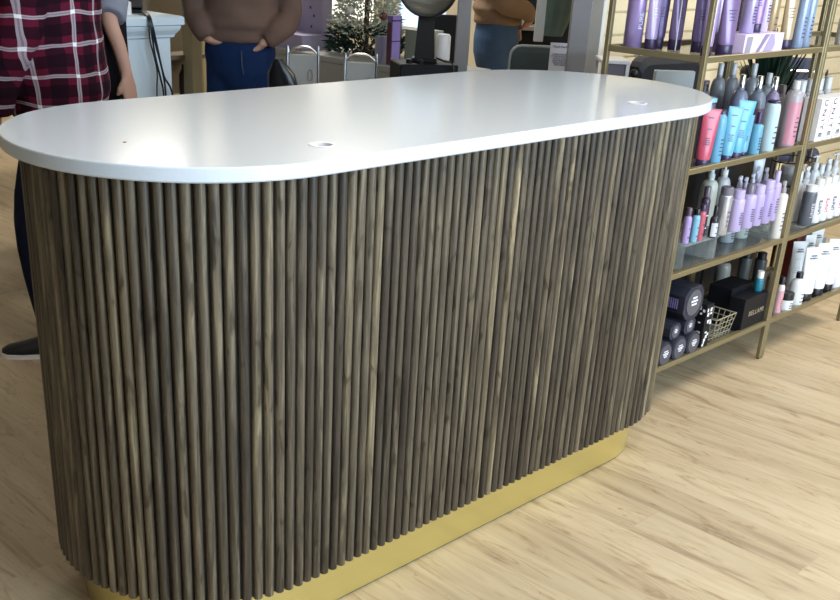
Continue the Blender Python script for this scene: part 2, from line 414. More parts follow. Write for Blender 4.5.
# ------------------------------------------------------------------ display shelving
SZ = [.137, .456, .788, 1.113, 1.44, 1.77]; YF, YB = -.17, .185
def shelf_unit(x0, x1, label):
    t = thing('shelving_unit', label, 'shelf', (x0, 0, 0)); w = x1-x0; p = .016
    for (x, y) in ((0, YF), (w-p, YF), (0, YB-p), (w-p, YB-p)):
        b = BM(); box(b, x, x+p, y, y+p, 0.004, 1.85, .002, 1); o = obj('post', b, GOLD, t)
        b = BM(); box(b, x+.003, x+p-.003, y+.003, y+p-.003, 0, .006, 0); obj('foot_pad', b, BLK, o)
    for z in SZ:
        b = BM()
        box(b, p, w-p, YF+.001, YF+.021, z, z+.018, .0015, 1); box(b, p, w-p, YB-.021, YB-.001, z, z+.018, .0015, 1)
        box(b, .002, .022, YF+p, YB-p, z, z+.018, .0015, 1); box(b, w-.022, w-.002, YF+p, YB-p, z, z+.018, .0015, 1)
        fr = obj('shelf_frame', b, GOLD, t)
        b = BM(); box(b, .012, w-.012, YF+.012, YB-.012, z+.004, z+.009); obj('shelf_panel', b, SHELFGLASS, fr)
    b = BM(); p0 = Vector((.013, YB-.02, SZ[3])); 
    return t
X1, X2 = 1.024, 1.806
shelf_unit(X1, X2, 'gold metal shelving unit of bottles standing beside the right end of the counter')
shelf_unit(X2+.003, X2+.003+.70, 'gold metal shelving unit with white products, cut by the right edge of the photo')
sz = lambda z: z+.009

# ------------------------------------------------------------------ product kit
def marks(parent, r, z0, z1, n, m, w=.5, sy=1, a0=-PI/2-.15, thick=.0006):
    """rows of illegible small print wrapped on a round body"""
    b = BM()
    for k in range(n):
        z = z0+(z1-z0)*k/max(1, n-1); ww = w*random.uniform(.6, 1); h = min(.0035, (z1-z0)/n*.5+.001)
        K = 6; a = a0-ww/2
        vs = []
        for i in range(K+1):
            an = a+ww*i/K
            vs.append([b.verts.new(((r+thick)*math.cos(an), (r*sy+thick)*math.sin(an), zz)) for zz in (z, z+h)])
        for p, q in zip(vs, vs[1:]): b.faces.new((p[0], q[0], q[1], p[1]))
    return obj('printing', b, m, parent)
def vtext(parent, s, size, m, r, z, a=-PI/2-.35):
    """vertical lettering standing just off the front of a round body"""
    o = obj('lettering', text_bm(s, size), m, parent)
    o.location = ((r+.0012)*math.cos(a), (r+.0012)*math.sin(a), z); o.rotation_euler = (PI/2, -PI/2, a+PI/2); return o
def tube_p(name, label, cat, loc, r, h, col, cap, group, ink=INK, rz=0, tilt=0, words=None, capfrac=.13, flatw=1.25, metal=.25):
    rz = rz or -.55+.25*math.sin(loc[0]*90); t = thing(name, label, cat, loc, rz, group); t.rotation_euler = (0, tilt, rz)
    hc = h*capfrac; n = 20
    b = BM(); lathe(b, [(r*.86, 0), (r*.92, .002), (r*.92, hc-.002), (r*.88, hc)], n, 1, .82); obj('cap', b, cap, t, True)
    b = BM(); R = []
    for s in [0, .04, .2, .45, .7, .9, .97, .971, 1.0]:
        z = hc+(h-hc)*s; wx = r*(1+(flatw-1)*s); wy = r*.8*(1-s*.93) if s < .97 else r*.05
        if s == 0: wx *= .93; wy *= .93
        R.append([Vector((wx*math.cos(2*PI*i/n), wy*math.sin(2*PI*i/n), z)) for i in range(n)])
    loft(b, R); obj('tube_body', b, plastic(col, .28, round(metal*.5, 1)), t, True)
    # small print on the sloping front
    b = BM()
    for k, s in enumerate((.30, .34, .38, .42, .60, .82)):
        z = hc+(h-hc)*s; wy = r*.8*(1-s*.93)+.0012; ww = r*random.uniform(.35, .6); hh_ = .0022
        z2 = z+hh_; s2 = (z2-hc)/(h-hc); wy2 = r*.8*(1-s2*.93)+.0012
        b.faces.new([b.verts.new(p) for p in ((-ww, -wy, z), (ww*.6, -wy, z), (ww*.6, -wy2, z2), (-ww, -wy2, z2))])
    obj('printing', b, ink, t)
    return t
def bottle_p(name, label, cat, loc, r, h, col, capcol, group, shoulder=.72, neck=.42, caph=.18, capr=.5, lab=None, ink=INK, kind='cap', words=None, metal=0, rough=.3, rows=4, sy=1, band=None, wink=None):
    t = thing(name, label, cat, loc, 0, group)
    hb = h*(1-caph); zs = hb*shoulder; n = 20
    prof = [(r*.9, 0), (r, .003), (r, zs)]
    for k in range(1, 6):
        a = k/5*PI/2; prof.append((r*neck+(r-r*neck)*math.cos(a), zs+(hb-zs)*.85*math.sin(a)))
    prof.append((r*neck, hb))
    b = BM(); lathe(b, prof, n, 1, sy); obj('bottle_body', b, plastic(col, rough, metal) if isinstance(col, tuple) else col, t, True, 60)
    cm = plastic(capcol) if isinstance(capcol, tuple) else capcol
    rc = r*capr
    b = BM()
    if kind == 'cap': lathe(b, [(rc, hb), (rc, h-.002), (rc*.9, h)], 16)
    elif kind == 'pump':
        lathe(b, [(rc, hb), (rc, hb+(h-hb)*.4), (rc*.35, hb+(h-hb)*.42), (rc*.35, h-.006), (rc*.8, h-.006), (rc*.8, h)], 14)
        box(b, -.022-rc, 0, -.004, .004, h-.006, h-.001, .001, 1)
    elif kind == 'spray':
        lathe(b, [(rc, hb), (rc*1.02, hb+(h-hb)*.35), (rc*.6, hb+(h-hb)*.5), (rc*.75, h-.004), (rc*.6, h)], 14)
        box(b, -rc*1.5, rc*.4, -rc*.35, rc*.35, h-(h-hb)*.35, h-.002, .001, 1)
    c = obj({'cap': 'cap', 'pump': 'pump', 'spray': 'spray_head'}[kind], b, cm, t, True)
    if lab:
        b = BM(); z0, z1 = zs*.08, zs*.94; K = 14; vs = []
        for i in range(K+1):
            an = -PI/2-1.5+3.0*i/K
            vs.append([b.verts.new(((r+.0005)*math.cos(an), (r*sy+.0005)*math.sin(an), zz)) for zz in (z0, z1)])
        for p, q in zip(vs, vs[1:]): b.faces.new((p[0], q[0], q[1], p[1]))
        obj('sticker', b, plastic(lab), t, True)
    if words: vtext(t, words, r*.75, wink or ink, r, zs*.5)
    elif rows: marks(t, r+.0006, zs*.25, zs*.62, rows, ink, .7, sy)
    return t
def jar_p(name, label, loc, r, h, col, cap, group=None):
    t = thing(name, label, 'jar', loc, 0, group); b = BM(); lathe(b, [(r*.95, 0), (r, .003), (r, h*.62), (r*.9, h*.66)], 24); obj('jar_body', b, plastic(col), t, True)
    b = BM(); lathe(b, [(r*1.02, h*.64), (r*1.02, h-.002), (r*.95, h)], 24); obj('lid', b, plastic(cap), t, True); marks(t, r+.0005, h*.2, h*.45, 3, INK, .8); return t
def carton(name, label, cat, x0, x1, y0, y1, z0, h, m, group=None, bev=.001):
    cx, cy = (x0+x1)/2, (y0+y1)/2
    t = thing(name, label, cat, (cx, cy, z0), 0, group); b = BM(); box(b, x0-cx, x1-cx, y0-cy, y1-cy, 0, h, bev, 1); obj('carton', b, m, t); return t

LIL, LIL2, PUR = (176, 150, 214), (150, 124, 190), (108, 84, 146)
A = sz(SZ[3]); B_ = sz(SZ[2]); C_ = sz(SZ[1]); D = sz(SZ[0])
gA = 'hair products on the highest visible shelf of the left unit'
# --- highest visible shelf, left unit
bottle_p('shampoo_bottle', 'tall shiny lilac shampoo bottle, leftmost on the highest shelf', 'bottle', (1.100, .133, A), .0285, .285, (166, 138, 210), LIL, gA, .66, .5, .12, .5, metal=.45, words='PURE', ink=INKW)
tube_p('hair_tube', 'pale lilac metallic tube on a dark cap, second from the left on the highest shelf', 'tube', (1.117+.008, .085, A), .0205, .24, (176, 152, 212), PURPLE_CAP, gA, INKW, metal=.45)
tube_p('hair_tube', 'deep purple tube in shade just left of the gap on the highest shelf', 'tube', (1.181, .096, A), .0225, .24, (100, 80, 142), PURPLE_CAP, gA, metal=.4)
tube_p('hair_tube', 'greyish purple tube right of the white hanging cord on the highest shelf', 'tube', (1.209, .050, A), .0235, .24, (122, 100, 152), PURPLE_CAP, gA, metal=.4)
tube_p('hair_tube', 'dark mauve tube just behind the lilac tube nearest the front left post', 'tube', (1.225, -.022, A), .0225, .24, (112, 92, 148), PURPLE_CAP, gA, metal=.4)
tube_p('hair_tube', 'lilac tube standing half behind the front left gold post', 'tube', (1.112, -.118, A), .0175, .24, (160, 134, 196), PURPLE_CAP, gA, metal=.4)
tube_p('hair_tube', 'large purple tube with wide dark cap right of the front left gold post', 'tube', (1.204, -.125, A), .0290, .26, (126, 98, 156), PURPLE_CAP, gA, metal=.45)
bottle_p('shampoo_bottle', 'tall mauve bottle behind the large purple tube on the highest shelf', 'bottle', (1.30, -.03, A), .024, .27, (166, 140, 176), PUR, gA, metal=.3)
bx = carton('gift_box', 'low lilac and white carton lying under two bottles on the highest shelf', 'box', 1.258, 1.505, -.160, -.075, A, .062, mat('lilac_white_card', sr(222, 206, 240), .4), gA)
def poly(parent, name, pts, m, off=-.0436):
    b = BM(); b.faces.new([b.verts.new((x, off, z)) for x, z in pts]); return obj(name, b, m, parent)
poly(bx, 'printed_panel', [(-.118, .004), (-.085, .004), (-.075, .056), (-.11, .056)], plastic((150, 142, 168)))
poly(bx, 'printed_tube', [(-.05, .006), (-.028, .008), (.028, .060), (.0, .060)], plastic((142, 122, 166)))
poly(bx, 'printed_tube', [(-.005, .003), (.052, .003), (.072, .03), (.058, .060), (.035, .060)], plastic((168, 150, 196)))
A2 = A+.062
bottle_p('shampoo_bottle', 'bright lilac bottle with small print standing on the left of the carton', 'bottle', (1.325, -.122, A2), .0215, .20, (178, 160, 222), LIL2, 'bottles standing on the lilac carton', metal=.35, rows=6)
tube_p('hair_tube', 'purple tube on a dark cap standing on the middle of the carton', 'tube', (1.385, -.118, A2), .0200, .20, (140, 100, 176), PURPLE_CAP, 'bottles standing on the lilac carton', metal=.4)
bottle_p('shampoo_bottle', 'pale lilac bottle standing on the right end of the carton', 'bottle', (1.430, -.118, A2), .0180, .21, (200, 182, 222), LIL2, 'bottles standing on the lilac carton', metal=.1, rows=6)
bottle_p('shampoo_bottle', 'tan gold bottle right of the carton, behind the other tan one', 'bottle', (1.542, -.085, A), .0240, .27, (176, 148, 106), (120, 96, 72), gA, metal=.35)
tube_p('hair_tube', 'tan gold tube on a dark cap left of the pale blue bottles', 'tube', (1.607, -.118, A), .0220, .26, (186, 158, 118), PURPLE_CAP, gA, metal=.35)
bottle_p('shampoo_bottle', 'pale blue bottle beside the tan tube on the highest shelf', 'bottle', (1.668, -.128, A), .0200, .27, (146, 170, 214), (146, 170, 214), gA, metal=.3, rows=6)
bottle_p('shampoo_bottle', 'pale blue bottle nearest the front right post on the highest shelf', 'bottle', (1.720, -.128, A), .0205, .27, (140, 164, 206), (146, 170, 214), gA, metal=.3, rows=6)
bottle_p('shampoo_bottle', 'dull grey bottle behind the pale blue bottles on the highest shelf', 'bottle', (1.762, -.06, A), .022, .27, (130, 134, 150), (110, 112, 130), gA)
bottle_p('shampoo_bottle', 'dark brown bottle in the shade behind the tan bottles', 'bottle', (1.47, .01, A), .026, .26, (70, 56, 60), (40, 34, 40), gA)
# white hanging cord on the highest shelf
b = BM(); tube(b, curve([(1.182, .03, SZ[4]+.002), (1.178, .027, 1.32), (1.171, .022, 1.22), (1.165, .018, A+.002)], 4), .0016, 5)
tag(obj('dangling_string', b, WHITE), 'thin white string hanging between the purple tubes on the highest shelf', 'string')

# --- second shelf, left unit
gB = 'hair products on the second shelf of the left unit'
tube_p('hair_tube', 'pink red tube on a purple cap, leftmost on the second shelf', 'tube', (1.158, -.139, B_), .0225, .176, (204, 62, 94), PURPLE_CAP, gB, metal=.05, tilt=.05)
bottle_p('shampoo_bottle', 'light blue bottle with purple cap between the pink tube and the blue tubes', 'bottle', (1.226, -.142, B_), .0205, .168, (84, 166, 214), PURPLE_CAP, gB, .8, .7, .07, .78, rows=5)
tube_p('hair_tube', 'blue tube leaning next to the purple-capped blue bottle', 'tube', (1.297, -.142, B_), .0205, .172, (86, 172, 216), PURPLE_CAP, gB, metal=.05, tilt=.06)
tube_p('hair_tube', 'widest and tallest bright blue tube flaring at its top on the second shelf', 'tube', (1.363, -.138, B_), .0225, .186, (70, 168, 214), PURPLE_CAP, gB, metal=.05, tilt=.08, flatw=1.35)
tube_p('hair_tube', 'smallest blue tube, right of the flaring bright blue tube', 'tube', (1.428, -.130, B_), .0165, .134, (92, 170, 206), PURPLE_CAP, gB, metal=.05, tilt=.03)
bottle_p('serum_bottle', 'slim blue bottle with a narrow dark purple pump cap', 'bottle', (1.474, -.144, B_), .0200, .142, (84, 166, 208), PURPLE_CAP, gB, .92, .6, .26, .42, rows=5)
bottle_p('shampoo_bottle', 'white and pale blue bottle with purple collar, largest of the front blue ones', 'bottle', (1.572, -.138, B_), .0255, .172, (178, 208, 220), PURPLE_CAP, gB, .85, .85, .05, .86, rows=4)
bottle_p('shampoo_bottle', 'bottle under an upturned pale blue cap beside the counter edge', 'bottle', (1.290, -.06, B_), .022, .190, (96, 84, 120), (130, 196, 222), gB, .8, .8, .07, 1.0, rows=0)
bottle_p('shampoo_bottle', 'dark purple bottle with a black cap beside the counter top edge', 'bottle', (1.375, .02, B_), .024, .215, (96, 78, 116), BLK, gB, .82, .62, .1, .75, rows=2)
bottle_p('shampoo_bottle', 'dusky purple bottle behind the black-capped one on the second shelf', 'bottle', (1.435, .05, B_), .022, .22, (110, 88, 122), (96, 70, 100), gB, .82, .62, .1, .75, rows=2)
bottle_p('litre_bottle', 'grey blue litre bottle with chrome cap, leftmost of the three chrome-capped ones', 'bottle', (1.560, -.018, B_), .0305, .240, (128, 132, 158), CHROME, gB, .72, .38, .17, .34, rows=4)
bottle_p('litre_bottle', 'grey litre bottle with a purple label and chrome cap, middle of the chrome-capped ones', 'bottle', (1.622, -.050, B_), .0315, .236, (120, 128, 146), CHROME, gB, .72, .38, .17, .34, lab=(112, 78, 112), rows=4)
bottle_p('litre_bottle', 'lilac litre bottle with chrome cap directly behind the white and blue bottle', 'bottle', (1.655, -.090, B_), .0245, .236, (134, 118, 156), CHROME, gB, .74, .38, .17, .42, rows=4)
bottle_p('litre_bottle', 'clear grey bottle with a pink label and white neck near the right post', 'bottle', (1.735, -.128, B_), .0290, .224, (170, 160, 168), (200, 200, 204), gB, .84, .45, .12, .44, lab=(206, 128, 150), rows=5)
bottle_p('litre_bottle', 'grey bottle squeezed between the pink-labelled bottle and the right post', 'bottle', (1.768, -.065, B_), .0210, .200, (158, 152, 158), (120, 100, 110), gB, .84, .5, .14, .6, rows=0)
for x, y, h, lb in ((1.60, .09, .262, 'pale grey bottle with white neck, back row behind the leftmost chrome cap'), (1.665, .075, .262, 'pale grey bottle with white neck, back row in the middle of the second shelf'), (1.725, .03, .262, 'pale grey bottle with white neck, back row toward the right post'), (1.745, -.02, .235, 'pale grey bottle with white neck just behind the pink-labelled bottle')):
    bottle_p('litre_bottle', lb, 'bottle', (x, y, B_), .025, h, (150, 152, 160), (198, 200, 204), 'pale grey bottles in the back row of the second shelf', .78, .4, .15, .4, rows=0)

# --- third shelf: clear riser and its bottles
RZ = .082
def riser(x0, x1, lab):
    t = thing('acrylic_riser', lab, 'display stand', ((x0+x1)/2, -.06, C_), 0, 'clear risers on the third shelf'); w = (x1-x0)/2
    b = BM(); box(b, -w, w, -.085, .10, RZ-.003, RZ); obj('riser_top', b, ACRYL, t)
    for s in (-1, 1):
        b = BM(); box(b, s*w-(.003 if s > 0 else 0), s*w+(.003 if s < 0 else 0), -.085, .10, 0, RZ-.003); obj('riser_side', b, ACRYL, t)
riser(1.13, 1.33, 'clear acrylic riser under the small coloured bottles on the third shelf')
riser(1.335, 1.75, 'clear acrylic riser under the lilac bottles on the third shelf')
R_ = C_+RZ; gC = 'hair products on the clear risers'
gT = 'tiny bottles on the left clear riser'
bottle_p('travel_bottle', 'tiny lilac travel bottle with dusky cap beside the counter side', 'bottle', (1.168, -.120, R_), .0130, .115, (172, 140, 208), (96, 72, 90), gT, .85, .6, .22, .7, rows=2)
bottle_p('travel_bottle', 'tiny blue travel bottle with black cap between the lilac and red ones', 'bottle', (1.206, -.128, R_), .0128, .108, (110, 180, 212), BLK, gT, .85, .7, .18, .8, rows=2)
bottle_p('travel_bottle', 'tiny red travel bottle with dark purple cap', 'bottle', (1.240, -.128, R_), .0128, .118, (200, 76, 96), PURPLE_CAP, gT, .85, .7, .18, .8, rows=2)
bottle_p('serum_bottle', 'slender dark plum bottle behind the tiny red bottle', 'bottle', (1.292, -.105, R_), .0150, .165, (64, 46, 72), (104, 88, 108), gT, .85, .5, .2, .7, rows=2, ink=INKW)
bottle_p('serum_bottle', 'small black bottle with a white label left of the silver can', 'bottle', (1.312, -.136, R_), .0140, .105, (38, 34, 44), BLK, gT, .72, .5, .3, .5, lab=(196, 200, 214), rows=2)
bottle_p('aerosol_can', 'silver aerosol can with grey purple cap in front of the lilac bottles', 'can', (1.368, -.134, R_), .0225, .160, (196, 200, 214), (112, 106, 124), gC, .93, .9, .16, .92, metal=.7, rough=.2, rows=4)
bottle_p('spray_bottle', 'cream bottle with pale spray pump, back row behind the aerosol can', 'bottle', (1.44, -.03, R_), .0290, .200, (204, 206, 190), (190, 206, 212), gC, .78, .4, .2, .42, kind='spray', rows=0)
bottle_p('spray_bottle', 'white bottle with white pump, back row right of the cream spray bottle', 'bottle', (1.52, -.035, R_), .0280, .205, (200, 200, 200), (224, 224, 224), gC, .66, .4, .2, .42, kind='pump', rows=0)
LV = [(1.452, -.136, .024, .140, (184, 164, 220), (184, 166, 220), 'pale lilac bottle, leftmost of the row of lilac bottles', .80),
      (1.528, -.136, .026, .150, (180, 160, 218), (112, 102, 120), 'pale lilac bottle with a grey cap in the lilac row', .55),
      (1.590, -.138, .0235, .140, (178, 156, 216), (188, 170, 222), 'pale lilac bottle in the middle of the lilac row', .8),
      (1.650, -.140, .0235, .150, (172, 150, 214), (186, 168, 220), 'lilac bottle second from the right in the lilac row', .8),
      (1.706, -.138, .0205, .175, (178, 154, 216), (178, 160, 214), 'tall lilac bottle at the right of the lilac row', .5)]
for x, y, r, h, c, cc, lb, cp in LV:
    bottle_p('shampoo_bottle', lb, 'bottle', (x, y, R_), r, h, c, cc, 'lilac bottles on the right clear riser', .9, .8 if cp > .6 else .5, .2 if cp > .6 else .22, cp, rows=6)
for x, y, h, lb in ((1.545, -.085, .166, 'lilac spray bottle, first from the left in the second lilac row'), (1.588, -.085, .156, 'lilac spray bottle, second from the left in the second lilac row'), (1.635, -.085, .164, 'lilac spray bottle, third from the left in the second lilac row'), (1.675, -.08, .170, 'lilac spray bottle, fourth from the left in the second lilac row'), (1.722, -.088, .174, 'lilac spray bottle, rightmost in the second lilac row')):
    bottle_p('spray_bottle', lb, 'bottle', (x, y, R_), .018, h, (164, 148, 196), (184, 180, 198), 'lilac spray bottles behind the lilac row', .7, .5, .22, .5, kind='spray', rows=0)
tube_p('hair_tube', 'clear grey upright tube showing above the lilac bottles', 'tube', (1.737, -.048, R_), .0160, .198, (190, 194, 206), WHITE, gC, metal=.1)
bottle_p('lotion_bottle', 'cream lotion bottle with grey spray head against the right post', 'bottle', (1.770, -.140, C_), .0215, .214, (218, 208, 200), (150, 140, 140), 'hair products on the third shelf', .93, .5, .2, .5, kind='spray', rows=5)
for x, r, h, c, lb in ((1.60, .03, .07, (150, 160, 168), 'pale grey jar under the right clear riser, left of the other'), (1.70, .03, .075, (170, 182, 172), 'pale green grey jar under the right clear riser')):
    jar_p('cream_jar', lb, (x, -.04, C_), r, h, c, (120, 128, 134), 'jars under the clear riser')

# --- lowest shelf, left unit
def pot(x, z, r, d, y, lb, octo=False, group='charcoal pots lying on their sides'):
    t = thing('hair_pot', lb, 'jar', (x, y, z), 0, group); b = BM(); n = 8 if octo else 24
    a0 = PI/8 if octo else 0; k = r/math.cos(PI/8) if octo else r
    loft(b, [[Vector((k*s*math.cos(2*PI*i/n+a0), yy, r+k*s*math.sin(2*PI*i/n+a0))) for i in range(n)] for s, yy in ((.97, -d/2), (1, -d/2+.003), (1, d/2))])
    obj('pot_body', b, CHAR, t, not octo, 40)
    b = BM(); loft(b, [[Vector((r*s*math.cos(2*PI*i/24), yy, r+r*s*math.sin(2*PI*i/24))) for i in range(24)] for s, yy in ((.82, -d/2), (.80, -d/2-.003))]); lid = obj('lid', b, plastic((66, 68, 82)), t, True)
    b = BM()
    for q, (zz, ww) in enumerate(((.25, .28), (.08, .4), (-.05, .3), (-.2, .2))):
        box(b, -r*ww, r*ww, -d/2-.0042, -d/2-.0032, r+r*zz, r+r*zz+r*.07, M=Matrix.Rotation(0, 4, 'Y'))
    obj('printing', b, INKW, lid); return t
pot(1.088, D, .0435, .10, -.112, 'round charcoal pot on its side, lowest row nearest the counter')
pot(1.178, D, .0435, .10, -.112, 'round charcoal pot on its side, middle of the lowest row')
pot(1.267, D, .0425, .10, -.112, 'round charcoal pot on its side, right end of the lowest row')
def octbox(x, z, w, h, y, d, lb, side):
    t = thing('product_box', lb, 'box', (x, y, z), 0, 'charcoal eight-sided boxes in the stack'); c = min(w, h)*.24
    pts = [(-w/2+c, 0), (w/2-c, 0), (w/2, c), (w/2, h-c), (w/2-c, h), (-w/2+c, h), (-w/2, h-c), (-w/2, c)]
    b = BM(); loft(b, [[Vector((a, yy, e)) for a, e in pts] for yy in (-d/2, d/2)]); obj('carton', b, CHAR, t)
    b = BM(); n = 24; rr2 = min(w, h)*.40
    loft(b, [[Vector((rr2*math.cos(2*PI*i/n), yy, h/2+rr2*math.sin(2*PI*i/n))) for i in range(n)] for yy in (-d/2, -d/2-.002)]); l = obj('round_panel', b, plastic((78, 80, 92)), t, True)
    b = BM()
    for zz, ww in ((.16, .3), (.03, .45), (-.1, .35)): box(b, -rr2*ww, rr2*ww, -d/2-.0032, -d/2-.0022, h/2+rr2*zz*2, h/2+rr2*zz*2+rr2*.14)
    obj('printing', b, INKW, l)
    b = BM(); box(b, -w/2-.0008, -w/2, -d*.28, d*.28, h*.28, h*.72); sp = obj('side_panel', b, mat('midnight_card', sr(16, 16, 44), .4), t)
    b = BM()
    for q in range(5): box(b, -w/2-.0014, -w/2-.0008, -d*.24+q*.008, -d*.24+q*.008+.004, h*.34, h*.66)
    obj('side_printing', b, plastic((132, 120, 190)), sp)
octbox(1.135, D+.088, .066, .052, -.110, .10, 'small charcoal box in the middle row beside the counter', 1)
octbox(1.226, D+.088, .068, .052, -.110, .10, 'small charcoal box in the middle row, right of the other small one', 1)
octbox(1.225, D+.1405, .120, .112, -.115, .09, 'large charcoal eight-sided box on top of the stack of pots', 1)
t = carton('patterned_box', 'black and white patterned box standing between the charcoal stack and the wire basket', 'box', 1.326, 1.372, -.160, -.10, D, .165, BLKBOX, None)
b = BM()
for q in range(14):
    x = random.uniform(-.018, .010); z = random.uniform(.008, .15); box(b, x, x+random.uniform(.006, .013), -.0308, -.0301, z, z+random.uniform(.006, .014))
    y = random.uniform(-.026, .012); box(b, -.0238, -.0231, y, y+random.uniform(.006, .015), z, z+random.uniform(.005, .014))
obj('white_pattern', b, WHITE, t)
# wire basket
t = thing('wire_basket', 'pale gold wire basket beside the black box on the lowest shelf', 'basket', (1.490, -.080, D))
b = BM(); WX, WY, HB = .068, .076, .088
def rect(b, wx, wy, z, r): tube(b, [(-wx, -wy, z), (wx, -wy, z), (wx, wy, z), (-wx, wy, z), (-wx, -wy, z)], r, 6)
rect(b, WX, WY, HB, .0022); obj('rim', b, plastic((214, 206, 176), .3, .6), t, True)
b = BM(); WM = plastic((204, 196, 166), .3, .6)
for f in (.25, .5, .75): rect(b, WX*(.8+.2*f), WY*(.85+.15*f), .004+(HB-.004)*f, .0013)
for k in range(6):
    x = -1+2*k/5
    tube(b, [(x*WX, -WY, HB), (x*WX*.8, -WY*.85, .003), (x*WX*.8, WY*.85, .003), (x*WX, WY, HB)], .0013, 5)
for k in range(8):
    y = -1+2*k/7
    tube(b, [(-WX, y*WY, HB), (-WX*.8, y*WY*.85, .003), (WX*.8, y*WY*.85, .003), (WX, y*WY, HB)], .0013, 5)
obj('wire_mesh', b, WM, t, True)
t = carton('hair_extension_box', 'black box with pale gold brand lettering at the front of the lowest shelf', 'box', 1.610, 1.782, -.158, -.098, D, .125, BLKBOX, 'black boxes on the lowest shelf')
text('lettering', 'BELLAMI', .027, plastic((176, 160, 122), .4, .3), t, (.012, -.0308, .062), gap=1.15)
t = carton('hair_extension_box', 'plain black box standing directly behind the lettered black box', 'box', 1.625, 1.785, -.092, .0, D, .145, BLKBOX, 'black boxes on the lowest shelf')
bottle_p('shampoo_bottle', 'grey bottle with black cap, left of two behind the lettered black box', 'bottle', (1.960, .040, D), .024, .205, (70, 74, 74), BLK, 'grey bottles behind the lettered black box', .97, .9, .14, .75, rows=0)
bottle_p('shampoo_bottle', 'grey bottle with black cap, right of two behind the lettered black box', 'bottle', (2.020, .005, D), .024, .195, (62, 66, 68), BLK, 'grey bottles behind the lettered black box', .97, .9, .14, .75, rows=0)
bottle_p('travel_bottle', 'small teal bottle with a white cap on the lettered black box', 'bottle', (1.757, -.125, D+.125), .016, .075, (20, 128, 158), (222, 222, 218), None, .85, .7, .35, .8, rows=0)
bottle_p('shampoo_bottle', 'squat beige bottle with black cap between the black boxes and the grey bottles', 'bottle', (1.895, .095, D), .030, .185, (150, 150, 140), BLK, None, .8, .7, .16, .7, rows=0)
carton('hair_extension_box', 'low black box in the dark back left corner of the lowest shelf', 'box', 1.13, 1.33, .03, .165, D, .165, BLKBOX, 'black boxes on the lowest shelf')

# --- right unit
gU = 'white cartons on the second shelf of the right unit'
for k, (x, lb, pk) in enumerate(((1.925, 'white carton with dark spaced vertical letters nearest the gold posts', 0), (1.997, 'white carton with dark letters over a pink line, second from the gold posts', 1), (2.069, 'white carton with spaced letters, third from the gold posts', 0), (2.141, 'white carton with spaced letters, cut by the right edge of the photo', 1))):
    t = carton('product_carton', lb, 'box', x-.032, x+.032, -.160, -.095, B_, .155, mat('white_card', sr(236, 234, 236), .45), gU)
    text('lettering', 'UNITE', .034, INK, t, (.0, -.0332, .088), (PI/2, PI/2, 0), gap=1.5)
    if pk or True:
        b = BM(); box(b, -.024 if pk else .012, -.021 if pk else .014, -.0334, -.0326, .05, .14); obj('pink_line', b, INKP, t)
    b = BM()
    for q in range(3): box(b, -.02, .016, -.0334, -.0326, .014+q*.007, .0165+q*.007)
    obj('printing', b, plastic((170, 168, 176)), t)
for k, (x, lb) in enumerate(((1.935, 'first'), (2.005, 'second'), (2.075, 'third'), (2.145, 'fourth'))):
    bottle_p('shampoo_bottle', 'pale grey bottle behind the white cartons, %s from the gold posts' % lb, 'bottle', (x, -.055, B_), .024, .205, (184, 184, 190), (206, 206, 210), 'pale grey bottles behind the white cartons', .84, .6, .2, .62, rows=0)
bottle_p('shampoo_bottle', 'white bottle with a dark base on the highest shelf of the right unit', 'bottle', (2.045, -.12, A), .027, .26, (228, 224, 220), (220, 220, 220), 'products on the highest shelf of the right unit', lab=(236, 232, 226))
bottle_p('shampoo_bottle', 'maroon bottle beside the white one on the highest shelf of the right unit', 'bottle', (2.115, -.12, A), .027, .26, (96, 60, 72), (220, 220, 220), 'products on the highest shelf of the right unit')
gV = 'white bottles on the third shelf of the right unit'
# riser for them
t = thing('product_riser', 'long clear riser under the white bottles of the right unit', 'display stand', (2.2, -.06, C_))
b = BM(); box(b, -.22, .285, -.085, .13, .010, .014); obj('riser_top', b, ACRYL, t)
b = BM(); box(b, -.22, -.216, -.085, .13, 0, .010); box(b, .281, .285, -.085, .13, 0, .010); obj('riser_side', b, ACRYL, t)
V_ = C_+.014
bottle_p('shampoo_bottle', 'slate grey bottle with white lettering and white cap just right of the gold posts', 'bottle', (2.035, -.126, V_), .026, .150, (92, 98, 112), (226, 226, 230), gV, .93, .8, .16, .8, words='UNITE', ink=INKW)
for k, (x, lb, pk) in enumerate(((2.098, 'white bottle with dark vertical lettering right of the slate grey bottle', 0), (2.158, 'white bottle with pink vertical lettering right of the slate grey bottle', 1), (2.218, 'white bottle with dark lettering in the middle of the white row', 0), (2.280, 'white bottle with pink lettering toward the photo edge', 1), (2.342, 'white bottle with dark lettering nearest the photo edge', 0))):
    bottle_p('shampoo_bottle', lb, 'bottle', (x, -.126, V_), .026, .165, (234, 232, 236), (220, 218, 214), gV, .92, .8, .18, .62, words='UNITE', ink=INKP if pk else INK)
for k, (x, h, kd) in enumerate(((2.05, .19, 'cap'), (2.11, .20, 'spray'), (2.17, .235, 'pump'), (2.23, .195, 'cap'), (2.29, .21, 'spray'), (2.35, .225, 'pump'))):
    bottle_p('spray_bottle', 'pale bottle with a %s, %s in the back row behind white bottles' % ({'cap': 'plain cap', 'spray': 'spray head', 'pump': 'pump'}[kd], ('first', 'second', 'third', 'fourth', 'fifth', 'sixth')[k]), 'bottle', (x, -.065, V_), .024, h, (206, 208, 214), (214, 214, 216), 'pale bottles in the back row of the right unit', .75, .45, .2, .5, kind=kd, rows=0)
t = thing('wire_basket', 'dark wire basket of silver jars behind the back row bottles', 'basket', (2.24, .06, V_))
b = BM()
for z in (.02, .10, .19): tube(b, [(.11*math.cos(a*PI/12), .07*math.sin(a*PI/12), z) for a in range(25)], .003, 6)
